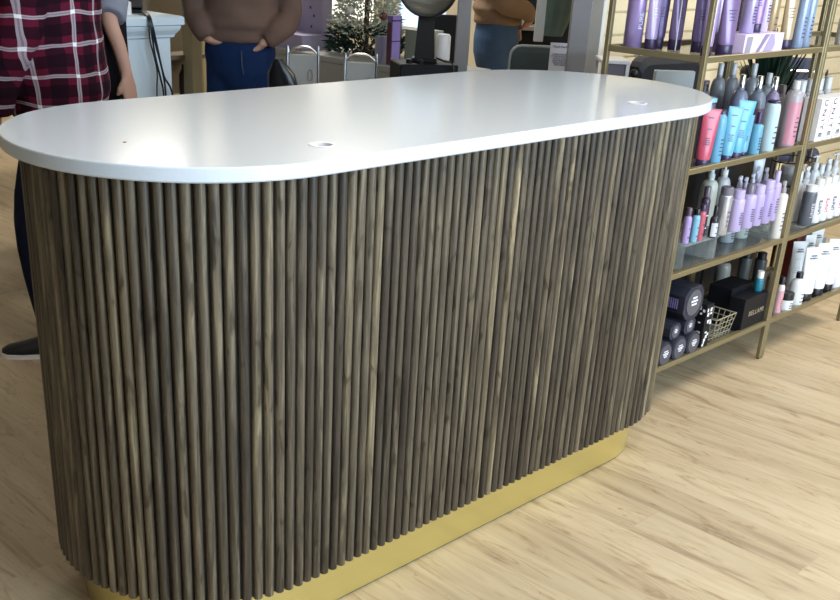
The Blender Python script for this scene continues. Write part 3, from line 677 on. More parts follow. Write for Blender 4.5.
for k in range(8): a = k*PI/4; tube(b, [(.11*math.cos(a), .07*math.sin(a), 0.003), (.11*math.cos(a), .07*math.sin(a), .19)], .002, 5)
obj('wire_mesh', b, mat('dark_wire', sr(56, 50, 44), .4, .5), t, True)
for k, (x, y) in enumerate(((2.20, .05), (2.27, .055))):
    for q in range(2): jar_p('cream_jar', 'silver jar in the dark wire basket, %s %s' % (('left stack', 'right stack')[k], ('lower', 'upper')[q]), (x, y, V_+.002+q*.085), .03, .085, (190, 188, 190), (206, 204, 206), 'silver jars in the wire basket')
# lowest shelf, right unit
gW = 'white tubes on the lowest shelf of the right unit'
def wtube(x, y, r, h, lb, cap=BLK):
    t = tube_p('hair_tube', lb, 'tube', (x, y, D), r, h, (234, 236, 240), cap, gW, metal=0, flatw=1.15, capfrac=.17, ink=plastic((196, 196, 202)))
    o = text('lettering', 'KEVIN\nMURPHY', r*.32, INK, t, (0, -r*.8*.27-.003, h*.83), (PI/2-math.atan(r*.8*.93/(h*.83)), 0, 0)); return t
wtube(2.168, -.133, .031, .222, 'white tube on a black cap, first right of the round bottle')
wtube(2.272, -.133, .029, .222, 'white tube on a black cap, second right of the round bottle')
wtube(2.366, -.133, .026, .224, 'white tube on a black cap, third right of the round bottle')
wtube(2.452, -.133, .024, .222, 'white tube on a white cap cut by the right edge of the photo', WHITE)
wtube(2.235, -.045, .028, .215, 'white tube standing behind the round white bottle', WHITE)
wtube(2.325, -.045, .026, .228, 'white tube standing behind the first black-capped tube', WHITE)
wtube(2.405, -.035, .026, .250, 'tallest white tube in the second row of the lowest shelf', WHITE)
bottle_p('shampoo_bottle', 'round-shouldered white bottle with a black cap behind the squat jar', 'bottle', (2.090, -.130, D), .0300, .135, (228, 230, 234), BLK, 'white containers beside the gold posts', .72, .4, .17, .45, rows=3)
jar_p('cream_jar', 'squat white jar with a black lid beside the gold posts', (1.995, -.136, D), .0280, .074, (226, 228, 232), (26, 28, 36), 'white containers beside the gold posts')
bottle_p('shampoo_bottle', 'narrow white bottle with red and pink print just behind the gold posts', 'bottle', (1.925, -.138, D), .0150, .150, (222, 200, 200), BLK, None, .85, .7, .2, .75, lab=(214, 150, 160), rows=5, ink=plastic((200, 40, 60)))
for k, (x, c, nm) in enumerate(((2.325, (160, 48, 36), 'rust red'), (2.373, (128, 26, 52), 'crimson'), (2.421, (24, 76, 84), 'teal'), (2.469, (22, 60, 70), 'dark teal'))):
    carton('product_carton', '%s carton standing at the back of the lowest shelf of the right unit' % nm, 'box', x-.023, x+.023, .0, .05, D, .300, plastic(c), 'coloured cartons at the back of the lowest shelf')
carton('product_carton', 'yellow carton at the photo edge on the lowest shelf of the right unit', 'box', 2.450, 2.490, -.095, -.045, D, .12, plastic((214, 176, 70)), None)
carton('product_carton', 'blue and white carton standing behind the yellow one', 'box', 2.450, 2.490, -.040, -.005, D, .19, plastic((120, 164, 214)), None)

# ------------------------------------------------------------------ lamps on the ceiling
for k, (x, y, p, ty) in enumerate(CEIL):
    t = thing('ceiling_light', ['square ceiling light over the floor in front of the counter', 'square ceiling light near the shelving', 'square ceiling light nearest the camera', 'square warm ceiling light at the far end of the room', 'square ceiling light over the styling chairs', 'square ceiling light by the back wall'][k], 'ceiling light', (x, y, 2.795), 0, 'ceiling lights')
    s = .18 if ty == 2 else .3
    b = BM(); box(b, -s-.02, s+.02, -s-.02, s+.02, -.03, 0, .004); obj('light_frame', b, WHITE, t)
    b = BM(); box(b, -s, s, -s, s, -.034, -.0305); obj('diffuser', b, mat('lamp_diffuser_%d' % ty, (1, .86, .62) if ty == 2 else (1, .95, .86), .5, emit=1.0 if ty == 2 else 3), t)
    area('ceiling_lamp', (x, y, 2.74), (x, y, 0), 2*s, 2*s, p, (1, .88, .70) if ty == 2 else (1, .93, .82))

# ------------------------------------------------------------------ people
def ell(c, rx, ry, n=20, rz=0, tilt=0):
    c = Vector(c); return [c+Vector((rx*math.cos(2*PI*i/n), ry*math.sin(2*PI*i/n), tilt*math.sin(2*PI*i/n))) for i in range(n)]
def sleeve(bm, pts, rad, k=5, n=14):
    P = curve(pts, k); m_ = len(P)-1; rs = []
    for i in range(m_+1):
        f = i/k; a = min(int(f), len(rad)-2); rs.append(rad[a]+(rad[a+1]-rad[a])*(f-a))
    return tube(bm, P, rs, n)
def hand(bm, wrist, direc, palm_n, size=1, curl=.5, thumb_side=1):
    """palm, four fingers of different lengths with two bends, thumb off the side of the palm"""
    d = Vector(direc).normalized(); nn = Vector(palm_n); nn = (nn-d*nn.dot(d)).normalized(); s = d.cross(nn)*thumb_side; w_ = Vector(wrist)
    L_ = .085*size
    rings = []
    for f, wd, th in ((-.15, .024, .020), (.1, .030, .017), (.5, .039, .015), (.9, .040, .013), (1.02, .036, .011)):
        c = w_+d*L_*f; rings.append([c+s*math.cos(2*PI*i/12)*wd*size+nn*math.sin(2*PI*i/12)*th*size for i in range(12)])
    loft(bm, rings)
    for k, ln in enumerate((.068, .076, .071, .056)):
        p = w_+d*L_*.93+s*(.028-.0187*k)*size; pts = [p-d*.02]; dd = d.copy(); a = 0
        pts.append(p)
        for q, fr in enumerate((.45, .32, .25)):
            a += curl*(.5 if q == 0 else .6)
            dd = d*math.cos(a)+nn*math.sin(a); p = p+dd*ln*size*fr; pts.append(p.copy())
        tube(bm, pts, [.0085*size, .0088*size, .0082*size, .0076*size, .0060*size], 8)
    p = w_+d*L_*.22+s*.026*size; dd = (d*.75+s*.55+nn*.35).normalized()
    tube(bm, [p-s*.012, p, p+dd*.032*size, p+dd*.032*size+(d*.9+nn*.4).normalized()*.026*size], [.012*size, .0115*size, .0095*size, .0070*size], 8)
def head(bm, z, y=0, s=1):
    prof = [(.052, 0), (.058, .05), (.060, .075)]
    R = []
    for f, rx, ry, oy in ((.0, .030, .035, -.040), (.08, .050, .060, -.022), (.22, .062, .082, -.008), (.42, .070, .094, 0), (.62, .074, .098, .003), (.80, .066, .088, .006), (.93, .042, .058, .008), (1.0, .012, .016, .008)):
        R.append(ell((0, y+oy, z+f*.225*s), rx*s, ry*s, 20))
    loft(bm, R)
    fy = y-.092*s
    loft(bm, [ell((0, fy+.004, z+.115), .008, .010, 8), ell((0, fy-.006, z+.095), .012, .014, 8), ell((0, fy-.014, z+.078), .014, .016, 8), ell((0, fy, z+.070), .010, .008, 8)])
    for sx in (-1, 1): loft(bm, [ell((sx*.074*s, y+.008, z+.075), .006, .012, 8), ell((sx*.080*s, y+.010, z+.105), .009, .020, 8), ell((sx*.078*s, y+.012, z+.13), .006, .014, 8)])
def person(label, loc, rz, top_mat, top_name, leg_mat, leg_name, sh=1.36, hip=.17, arms=None, hair=HAIR, legs=None, hem=.88, girth=1.0, sleeve_r=(.075, .068, .062, .050, .040), short=False, apron=None, vox=.010, longhair=True, waist=1.0):
    t = thing('person', label, 'person', loc, rz)
    legs = legs or [[(s*.082, 0, .84), (s*.095, -.01, .48), (s*.10, .01, .09)] for s in (-1, 1)]
    torso = [(.62*hip, .12, .80), (hip*(1+(waist-1)*.35), .118*(1+(waist-1)*.35), .90), (.92*hip*waist, .105*waist, 1.0), (.88*hip*waist, .10*waist, 1.08), (hip*1.02, .115, 1.22), (hip*1.08, .10, sh-.05), (hip*.8, .075, sh+.01), (.055, .055, sh+.045), (.052, .055, sh+.12)]
    bm = BM(); loft(bm, [ell((0, 0, z), rx*.93, ry*.93) for rx, ry, z in torso])
    head(bm, sh+.10)
    hand_info = []
    for s, a in zip((-1, 1), arms):
        pts, hd = a['p'], a['h']
        sleeve(bm, pts, [.046, .037, .030, .026, .021][:len(pts)] if len(pts) < 6 else [.04]*len(pts))
        hand(bm, pts[-1], hd[0], hd[1], 1, a.get('curl', .5), a.get('ts', 1))
    for lg in legs:
        sleeve(bm, lg, [.058, .048, .034]); f = lg[-1]
        tube(bm, [(f[0], f[1]+.02, .05), (f[0], f[1]-.06, .036), (f[0], f[1]-.14, .026)], [.030, .028, .018], 10)
    body = obj('body', bm, SKIN, t); remesh(body, .006, 2)
    # face details
    for sx in (-1, 1):
        b = BM(); box(b, sx*.030-.012, sx*.030+.012, -.0955, -.090, sh+.205, sh+.213, .002, 1)
        obj('eye', b, mat('dark_eye', (.02, .015, .01), .2), t)
    b = BM(); box(b, -.022, .022, -.094, -.082, sh+.148, sh+.156, .003, 1); obj('lips', b, mat('lips', sr(170, 100, 96), .5), t)
    b = BM(); R = []
    for f, rx, ry, oy in ((.35 if not longhair else -.35, .078, .070, .045), (.45, .082, .088, .022), (.65, .086, .105, .012), (.85, .076, .098, .012), (.98, .050, .066, .010), (1.06, .012, .016, .008)):
        R.append(ell((0, oy, sh+.10+f*.225), rx, ry, 20))
    loft(b, R); h_ = obj('hair', b, hair, t); remesh(h_, .008, 2)
    # top garment
    bm = BM(); tt = [x for x in torso if x[2] > hem+.04 and x[2] <= sh+.03]
    g = girth
    rr0 = [(hip*1.00*g, .130*g, hem), (hip*1.03*g, .135*g, hem+.012), (hip*1.02*g, .132*g, hem+.055), (hip*1.10*g, .148*g, hem+.075)]
    loft(bm, [ell((0, 0, z), rx, ry, 28) for rx, ry, z in rr0]+[ell((0, 0, z), rx*1.12*g, ry*1.28*g, 28) for rx, ry, z in tt if z > hem+.09]+[ell((0, 0, sh+.05), .075, .072, 28)])
    for s, a in zip((-1, 1), arms):
        pts = list(a['p'])
        if short: pts = pts[:3]; rad = list(sleeve_r[:3])
        else:
            pts[-1] = tuple(Vector(pts[-1])*.85+Vector(pts[-2])*.15); rad = list(sleeve_r[:len(pts)])
        sleeve(bm, pts, rad)
    if not apron:
        random.seed(int(loc[0]*100))
    o = obj(top_name, bm, top_mat, t); remesh(o, vox, 3)
    # soft folds in the cloth
    from mathutils import noise
    for v in o.data.vertices:
        k = noise.noise(Vector((v.co.x*9, v.co.y*9, v.co.z*16)))*.007
        v.co += v.normal*k
    if apron:
        bm = BM(); loft(bm, [ell((0, 0, z), rx*1.25, ry*1.42, 28) for rx, ry, z in [(hip*1.05, .14, .52), (hip*1.05, .13, .70), (hip*1.02, .122, .85), (hip, .115, 1.0), (hip, .112, 1.15), (hip*.95, .10, sh-.08)]])
        a_ = obj('apron', bm, apron, t); remesh(a_, .010, 2)
    # trousers
    bm = BM()
    for lg in legs: sleeve(bm, lg[:-1]+[(lg[-1][0], lg[-1][1], lg[-1][2]-.01)], [hip*.47, .066, .055])
    loft(bm, [ell((0, 0, z), rx, ry, 24) for rx, ry, z in ((hip*.55, .105, .72), (hip*.95, .125, .80), (hip*1.02, .128, .88), (hip*.95, .118, .97), (hip*.93, .112, 1.0))])
    tr = obj(leg_name, bm, leg_mat, t); remesh(tr, vox, 3)
    for lg in legs:
        f = lg[-1]; b = BM()
        R = []
        for yy, wx, h0, h1 in ((.075, .024, .012, .060), (.055, .034, .004, .085), (0, .038, .002, .095), (-.06, .040, .002, .070), (-.12, .043, .002, .052), (-.17, .034, .004, .040), (-.19, .016, .010, .028)):
            R.append([Vector((f[0]+wx*math.cos(2*PI*i/14), f[1]+yy, (h0+h1)/2+(h1-h0)/2*math.sin(2*PI*i/14)*1.0)) for i in range(14)])
        loft(b, R)
        sh_ = obj('shoe', b, SHOE, t, True)
        b = BM(); pts = [(f[0]+wx*1.06, f[1]+yy) for yy, wx in ((.078, .02), (.055, .034), (0, .038), (-.06, .040), (-.12, .043), (-.17, .036), (-.193, .018))]
        pts += [(2*f[0]-x, y) for x, y in reversed(pts)]
        loft(b, [[Vector((x, y, z)) for x, y in pts] for z in (0, .014)]); obj('sole', b, WHITE if leg_name != 'jeans' else BLK, sh_)
    return t
# woman in front view, hands in her pockets
pA = at(240, 38, 4.8)
ptA = person('woman in brown sweatshirt and dark blue jeans facing the counter, hands in pockets', (pA.x, pA.y, 0), -.62, HOODIE, 'sweatshirt', JEANS, 'jeans', sh=1.34, hip=.160, hem=.930, girth=1.0,
       sleeve_r=(.072, .066, .060, .055, .042),
       arms=[{'p': [(-.15, 0, 1.31), (-.195, .01, 1.17), (-.190, .01, 1.04), (-.168, -.055, .99), (-.142, -.075, .940)], 'h': ((1.0, .45, -.5), (.9, .4, 0)), 'curl': .3},
             {'p': [(.15, 0, 1.31), (.205, .01, 1.17), (.222, .01, 1.04), (.165, -.085, .985), (.100, -.104, .932)], 'h': ((-.55, .75, -.8), (-.8, .6, 0)), 'curl': .3, 'ts': -1}])
# jeans details: fly seam and button
b = BM(); tube(b, [(0.002, -.131, .90), (.003, -.137, .84), (.010, -.133, .80)], .0025, 6); obj('fly_seam', b, plastic((60, 84, 120)), ptA)
# person in tan-brown fleece side on
pB = at(497, 28, 6.0)
person('person in tan brown fleece and faded jeans seen side-on between the grey uprights', (pB.x, pB.y, 0), .95, JACKET, 'fleece_top', JEANS2, 'jeans', sh=1.40, hip=.158, hem=.96, girth=1.02,
       arms=[{'p': [(-.16, 0, 1.38), (-.225, .03, 1.24), (-.235, .05, 1.10), (-.205, -.09, 1.05), (-.12, -.165, 1.01)], 'h': ((.7, .10, -.6), (.9, .4, 0)), 'curl': .5},
             {'p': [(.16, 0, 1.38), (.225, .03, 1.24), (.235, .05, 1.10), (.215, -.06, 1.04), (.17, -.135, .98)], 'h': ((-.3, -.2, -1), (-.9, .4, 0)), 'curl': .5, 'ts': -1}])
# man in plaid flannel shirt, behind the left end
pP = at(57, 80, 3.45)
person('man in burgundy plaid flannel shirt and navy trousers behind the left end of the counter', (pP.x, pP.y, 0), -2.2, PLAID, 'flannel_shirt', NAVY, 'trousers', sh=1.46, hip=.185, hem=.76, girth=1.04, waist=1.17, longhair=False, sleeve_r=(.085, .078, .074, .066, .056),
       legs=[[(-.09, .02, .84), (-.10, .03, .48), (-.10, .10, .09)], [(.09, 0, .84), (.10, -.10, .48), (.10, -.06, .09)]],
       arms=[{'p': [(-.19, 0, 1.43), (-.25, -.02, 1.27), (-.265, -.06, 1.12), (-.255, -.09, .99), (-.235, -.11, .85)], 'h': ((.1, -.5, -1), (.9, .1, -.1)), 'curl': .7},
             {'p': [(.19, 0, 1.43), (.25, -.03, 1.27), (.265, -.06, 1.12), (.25, -.13, .98), (.22, -.17, .84)], 'h': ((-.1, -.5, -1), (-.9, .1, .1)), 'curl': .6, 'ts': -1}])
# helper in black, bare forearm hanging down
pC = at(76, 60, 3.95)
person('person in black apron over a grey tee, bare forearm hanging beside the plaid shirt', (pC.x, pC.y, 0), -.35, GREYTEE, 't_shirt', NAVY, 'trousers', sh=1.36, hip=.155, hem=.86, short=True, apron=BLACKCLOTH, sleeve_r=(.064, .060, .058),
       arms=[{'p': [(-.15, 0, 1.33), (-.19, .0, 1.20), (-.20, .0, 1.08), (-.20, -.03, .96), (-.19, -.06, .86)], 'h': ((0, -.2, -1), (1, 0, 0)), 'curl': .4},
             {'p': [(.14, 0, 1.33), (.14, -.07, 1.20), (.105, -.15, 1.09), (.128, -.185, .99), (.146, -.20, .895)], 'h': ((.12, -.05, -1), (-.6, .7, 0)), 'curl': .45, 'ts': -1}])

# ------------------------------------------------------------------ pale blue mantel desk and cables
dx0, dx1, dy = .38, .915, 2.36
t = thing('mantel_desk', 'pale blue-white desk with moulded cornice behind the counter, cables down its front', 'desk', (dx0, dy, 0))
w_ = dx1-dx0
b = BM(); box(b, 0, w_-.03, 0, .45, 0, .99, .004, 1); obj('desk_body', b, PALEBLUE, t)
b = BM()
prof = [(0, .945), (.012, .950), (.014, .96), (.030, .980), (.034, .992), (.034, .998), (.045, 1.003), (.045, 1.032), (.038, 1.038)]
rings = [[Vector(p) for p in ((-.0, -o, z), (w_-.03+o, -o, z), (w_-.03+o, .45, z), (-.0, .45, z))] for o, z in prof]
loft(b, rings); obj('cornice', b, PALEBLUE, t)
DZ = 1.038
# cables
t = thing('cable_bundle', 'bundle of black cables hanging over the front of the pale blue desk', 'cable')
for k, (us) in enumerate(([(132, 4), (142, 7), (148, 14), (150, 40), (157, 70), (157, 96)], [(135, 3), (144, 8), (149, 16), (156, 46), (163, 74), (166, 98)], [(138, 3), (146, 8), (151, 20), (158, 50), (164, 76), (173, 98)], [(139, 2), (147, 9), (150, 24), (155, 55), (161, 80), (164, 99)])):
    pts = []
    dd = R_dep = None
    for i, (u, v) in enumerate(us):
        p = at(u, v, 1); d = p-Vector((CX, CY, CZ))
        yy = dy-.052 if i > 1 else dy+.10-.06*i
        tt = (yy-CY)/d.y; q = Vector((CX, CY, CZ))+d*tt
        if i <= 1: q.z = DZ+.008
        elif i == 2: q.z = DZ-.008
        pts.append(q)
    pts.append(pts[-1]+Vector((0, 0, -.3))); 
    b = BM(); tube(b, curve(pts, 5), .0042 if k else .0034, 6); obj('cable', b, BLK, t, True)
# little things on the desk
x = .50; b = BM(); lathe(b, [(.022, 0), (.022, .05), (.010, .055), (.010, .08)], 14); o = obj('small_bottle', b, WHITE); o.location = (.72, dy+.08, DZ); tag(o, 'small white bottle standing on the pale blue desk', 'bottle')
t = thing('card_reader', 'black angular card reader standing on the pale blue desk', 'device', (.80, dy+.16, DZ), -.5)
b = BM(); box(b, -.045, .045, -.03, .05, 0, .09, .006, 2, M=Matrix.Rotation(-.35, 4, 'X')); bmesh.ops.translate(b, vec=(0, 0, .012), verts=b.verts); obj('reader_body', b, BLK, t)
b = BM(); box(b, -.04, .04, -.04, .06, 0, .014, .003, 1); obj('reader_base', b, BLK, t)
t = thing('clutter_basket', 'small brown basket at the right end of the pale blue desk', 'basket', (.875, dy+.22, DZ)); b = BM(); lathe(b, [(.030, 0), (.045, .05), (.042, .052), (.028, .006)], 18); obj('basket_body', b, plastic((120, 96, 72), .8), t)

# cream cabinet behind, left of the woman
t = thing('tall_cabinet', 'cream cabinet with panelled door beyond the pale blue desk', 'cabinet', (1.80, 3.45, 0))
b = BM(); box(b, -.55, .55, .02, .5, 0, .86, .004, 1); obj('cabinet_body', b, CREAM, t)
for k, xx in enumerate((-.50, .02)):
    b = BM(); box(b, xx, xx+.48, 0, .02, .05, .80, .003, 1); d_ = obj('door', b, CREAM, t)
    b = BM(); box(b, xx+.06, xx+.42, -.006, 0, .12, .72, .003, 1); obj('door_panel', b, CREAM, d_)
b = BM(); box(b, -.58, .58, -.02, .52, .86, .89, .003, 1); obj('cabinet_top', b, WARMWHITE, t)
q = at(192, 40, 5.1); b = BM(); box(b, q.x-.03, q.x+.03, q.y-.04, q.y+.04, 0, 2.8, .004, 1); struct('trim_2', b, mat('beige_trim', sr(178, 168, 138), .6))
q = at(186, 50, 5.3); t = thing('open_shelf', 'open brown shelf in the gap beside the pale blue desk', 'shelf', (q.x-.35, q.y, 0))
b = BM(); box(b, -.05, .36, .0, .02, 0, 1.10); box(b, -.05, .36, -.16, 0, .60, .62); box(b, -.05, .36, -.16, 0, .80, .82); box(b, -.05, -.035, -.16, 0, 0, 1.10); obj('shelf_body', b, plastic((150, 134, 108), .7), t)
for k, xx in enumerate((.04, .15, .27)):
    b = BM(); lathe(b, [(.03, 0), (.03, .10), (.015, .13), (.015, .15)], 12); o = obj('dark_bottle', b, plastic((60, 40, 40))); o.location = (q.x-.35+xx, q.y-.1, .62); tag(o, 'dark bottle on the open brown shelf, %s' % ('leftmost', 'middle', 'rightmost')[k], 'bottle', 'dark bottles on the open shelf')

# ------------------------------------------------------------------ grey side table with boxes, tree, hood dryer
TX, TZ = 1.833, .825
t = thing('side_table', 'long grey table behind the counter carrying boxes and the frosted tree', 'table', (TX, 1.66, 0))
b = BM(); box(b, 0, .42, 0, 1.55, TZ-.03, TZ, .003, 1); obj('tabletop', b, GREYTOP, t)
b = BM(); box(b, .006, .02, .01, 1.54, TZ-.135, TZ-.03, .002, 1); obj('apron_panel', b, GREYTOP, t)
for (x, y) in ((.03, .03), (.38, .03), (.03, 1.50), (.38, 1.50)): b = BM(); box(b, x-.02, x+.02, y-.02, y+.02, 0, TZ-.03); obj('leg', b, GREYP, t)
LB = cloth_mat('lilac_card', sr(172, 165, 196), .08, 8, .5); LW = mat('pale_lilac_card', sr(206, 202, 220), .5)
def cart2(name, label, x0, x1, y0, y1, z0, h, m, g=None): return carton(name, label, 'box', x0, x1, y0, y1, z0, h, m, g)
gb = 'lilac boxes on the grey table'
cart2('product_carton', 'wide lilac box lying flat on the far left of the grey table', 1.86, 2.10, 2.62, 3.12, TZ, .075, LB, gb)
bx = cart2('product_carton', 'tall lilac box with dark specks standing behind the pale one', 2.03, 2.10, 2.66, 3.04, TZ+.075, .215, LB, gb)
b = BM()
for q in range(12):
    y = random.uniform(-.16, .15); z = random.uniform(.02, .21); box(b, -.0362, -.0352, y, y+.012, z, z+.014)
obj('dark_specks', b, plastic((70, 50, 90)), bx)
b = BM(); box(b, -.0364, -.0352, .0, .18, .16, .205); obj('dark_panel', b, plastic((60, 50, 70)), bx)
bx = cart2('product_carton', 'pale lilac box with a round wreath print in front of the speckled box', 1.93, 1.98, 2.82, 3.04, TZ+.075, .155, LW, gb)
b = BM(); tube(b, [(-.026, .035*math.cos(a*PI/8)-.03, .085+.045*math.sin(a*PI/8)) for a in range(17)], .004, 5); obj('wreath_print', b, plastic((130, 150, 130)), bx)
b = BM()
for q in range(3): box(b, -.0262, -.0252, .03, .07, .14-.03*q, .146-.03*q)
obj('printing', b, INK, bx)
# flocked tree
tx, ty = 2.08, 2.37
t = thing('frosted_tree', 'frosted artificial tree with baubles on the grey table', 'tree', (tx, ty, TZ))
b = BM(); lathe(b, [(.07, 0), (.075, .01), (.05, .03), (.014, .04), (.012, .75)], 12); obj('trunk', b, plastic((96, 74, 54), .8), t)
FROST = cloth_mat('frosted_needles', sr(176, 184, 172), .3, 30); GREEN = cloth_mat('dark_green_needles', sr(40, 62, 52), .4, 20)
def needles(rng, n, m, nm, lo, hi, R0, R1, s=.022):
    b = BM(); rnd = random.Random(rng)
    for k in range(n):
        f = rnd.random()**1.2; z = lo+(hi-lo)*f; R = (R0+(R1-R0)*f)*math.sqrt(rnd.uniform(.15, 1)); a = rnd.uniform(0, 2*PI)
        c = Vector((R*math.cos(a), R*math.sin(a), z)); d = Vector((math.cos(a)+rnd.uniform(-.6, .6), math.sin(a)+rnd.uniform(-.6, .6), rnd.uniform(-.3, .7))).normalized()
        u = d.orthogonal().normalized()*s*.28; v2 = d.cross(u).normalized()*s*.28; e = c+d*s*rnd.uniform(.8, 1.8)
        p = [b.verts.new(x) for x in (c+u, c-u*.5+v2, c-u*.5-v2)]; q = b.verts.new(e)
        b.faces.new(p); [b.faces.new((p[i], p[(i+1) % 3], q)) for i in range(3)]
    return obj(nm, b, m, t)
needles(1, 2600, FROST, 'frosted_foliage', .10, .80, .20, .05); needles(2, 900, GREEN, 'green_foliage', .02, .14, .21, .19)
for k, (a, z, c, nm) in enumerate(((3.9, .30, (206, 90, 90), 'red'), (4.3, .36, (220, 150, 150), 'pink'), (3.4, .22, (226, 226, 226), 'white'), (4.5, .20, (120, 60, 60), 'dark red'))):
    rr3 = .20-.2*z; bb = thing('bauble', '%s bauble hanging on the frosted tree' % nm, 'ornament', (tx+rr3*math.cos(a), ty+rr3*math.sin(a), TZ+z), 0, 'baubles on the frosted tree')
    b = BM(); bmesh.ops.create_uvsphere(b, u_segments=14, v_segments=10, radius=.020); obj('ball', b, plastic(c, .15), bb, True)
    b = BM(); lathe(b, [(.005, .018), (.005, .026)], 8); obj('hanger', b, GOLD, bb)
t = cart2('product_carton', 'small lilac grey box between the frosted tree and the purple box', 1.87, 1.915, 2.050, 2.085, TZ, .125, mat('grey_lilac_card', sr(156, 160, 190), .5), gb)
t = cart2('gift_box', 'tall violet box with dark edges at the near end of the grey table', 1.86, 1.925, 1.965, 1.995, TZ, .225, mat('violet_card', sr(142, 124, 190), .4), None)
b = BM(); yy = -.0158
for x0, x1, z0, z1 in ((-.032, .032, .108, .113), (-.0328, -.028, 0, .225), (.028, .0328, 0, .225), (-.032, .032, .200, .206), (-.032, .032, 0, .005)): box(b, x0, x1, yy, -.0148, z0, z1)
obj('dark_edging', b, plastic((50, 36, 90)), t)
b = BM(); box(b, -.0332, -.0322, -.013, .013, .006, .195); obj('rust_side', b, plastic((112, 62, 72)), t)
# black hood dryer on a black box
q = at(424, 62, 4.62)
t = thing('black_equipment_box', 'black box under the dryer stand at the near end of the grey table', 'box', (q.x, q.y, 0), -.55)
b = BM(); box(b, -.13, .13, -.10, .10, 0, q.z, .005, 1); obj('box_body', b, BLKBOX, t)
BZ = q.z
b = BM()
for dx_, dy_ in ((-.08, -.05), (-.035, -.07)): lathe(b, [(.014, BZ), (.014, BZ+.014), (.011, BZ+.018)], 12, c=(dx_, dy_))
obj('knob', b, BLK, t)
t = thing('bowl_dryer', 'black stand with a round silver bowl-shaped hood and black rim', 'hair dryer', (q.x, q.y, BZ), -.8)
b = BM(); box(b, -.055, .055, -.04, .04, 0, .02, .004, 1); obj('base', b, BLK, t)
b = BM(); R = [[Vector((sx*.040*s, sy*.032*s, z)) for sx, sy in ((-1, -1), (1, -1), (1, 1), (-1, 1))] for z, s in ((.02, 1.1), (.20, .85))]; loft(b, R); obj('post', b, BLK, t)
b = BM(); n = 32; R = []
for k in range(9):
    a = k/8*PI/2; R.append([Vector((.122*math.sin(a)*math.cos(2*PI*i/n), -.05+.10*(1-math.cos(a))*-1+.08, .315+.122*math.sin(a)*math.sin(2*PI*i/n))) if k else Vector((.004*math.cos(2*PI*i/n), .03, .315+.004*math.sin(2*PI*i/n))) for i in range(n)])
loft(b, R, False); bowl = obj('hood', b, mat('smoked_silver', sr(150, 146, 138), .25, .6), t, True)
b = BM(); tube(b, [(.122*math.cos(2*PI*i/32), -.07, .315+.122*math.sin(2*PI*i/32)) for i in range(33)], .007, 8); obj('rim', b, BLK, t, True)
b = BM(); tube(b, curve([(.05, .0, .02), (.09, -.05, .012), (.125, -.11, .0), (.13, -.13, -.15), (.12, -.13, -.30)], 5), .004, 6); obj('power_cable', b, BLK, t, True)
# things standing on the grey table beyond the dryer
carton('storage_box', 'sage grey carton on the grey table behind the dryer post', 'box', 2.08, 2.22, 1.96, 2.09, TZ, .15, mat('sage_card', sr(150, 160, 148), .6))
b = BM(); lathe(b, [(.034, 0), (.036, .006), (.036, .135), (.028, .145)], 18); o = obj('canister', b, WHITE, None, True); o.location = (2.13, 1.875, TZ); tag(o, 'white rounded canister between the dryer post and the grey upright', 'canister')
# hooped dryer arm beside the grey upright
q = at(449, 40, 6.9); t = thing('hooped_chair', 'black hooped chair back just left of the first grey upright', 'chair', (q.x, q.y, 0), -.8)
b = BM(); tube(b, curve([(-.12, 0, .35), (-.12, 0, .95), (-.09, 0, 1.03), (0, 0, 1.06), (.09, 0, 1.03), (.12, 0, .95), (.12, 0, .35)], 5), .012, 8); obj('back_hoop', b, BLK, t, True)
b = BM(); box(b, -.11, .11, -.01, .01, .60, .93, .008, 2); obj('backrest', b, LEATHER, t)
b = BM(); box(b, -.17, .17, -.34, .02, .42, .50, .03, 3); obj('seat', b, LEATHER, t)
b = BM(); lathe(b, [(.22, 0), (.22, .015), (.03, .03), (.03, .42)], 20, c=(0, -.2)); obj('pedestal', b, CHROME, t, True)

# ------------------------------------------------------------------ chairs
def arch_stand(u, v, d, rz, lb):
    q = at(u, v, d); t = thing('hooped_stand', lb, 'stand', (q.x, q.y, 0), rz, 'stands with arched chrome hoops'); z1 = q.z; w = .070
    P = curve([(-w, 0, .012), (-w, 0, z1-.07), (-w*.9, 0, z1-.030), (-w*.5, 0, z1-.005), (0, 0, z1), (w*.5, 0, z1-.005), (w*.9, 0, z1-.030), (w, 0, z1-.07), (w, 0, .012)], 5)
    b = BM(); tube(b, P, .006, 8); obj('hoop', b, mat('dull_chrome', (.6, .61, .62), .3, 1), t, True)
    b = BM(); box(b, -w+.006, w-.006, -.006, .006, .30, z1-.032, .004, 2); obj('grey_panel', b, GREYTOP, t)
    b = BM(); box(b, -.085, .085, -.07, .07, 0, .012, .003, 1); obj('base', b, GREYP, t)
    b = BM(); tube(b, [(.035+.010*math.cos(a*PI/6), -.010, z1-.12+.024*math.sin(a*PI/6)) for a in range(13)], .0025, 5); obj('pull_ring', b, GREYP, t, True)
arch_stand(303, 47, 4.75, -.75, 'chrome hooped stand right of the black leather chair, in front of the grey table')
arch_stand(361, 54.5, 4.62, -.75, 'chrome hooped stand below the frosted tree, in front of the grey table')
q = at(291, 57, 4.15); t = thing('leather_chair', 'black leather chair with curved back beside the woman in brown', 'chair', (q.x, q.y, 0), -.9)
b = BM(); R = []
for k in range(9):
    f = k/8; z = .50+(q.z-.50)*f; wdt = .055*math.sqrt(max(0.02, 1-max(0, f-.75)**2*16*.95)); yy = -.02-.05*math.sin(f*1.5)
    R.append([Vector((wdt*math.cos(2*PI*i/16)*1.15-.075*f+.04, yy+.028*math.sin(2*PI*i/16), z)) for i in range(16)])
loft(b, R); obj('backrest', b, LEATHER, t, True)
b = BM(); box(b, -.18, .16, -.34, .02, .40, .50, .035, 3); obj('seat', b, LEATHER, t, True)
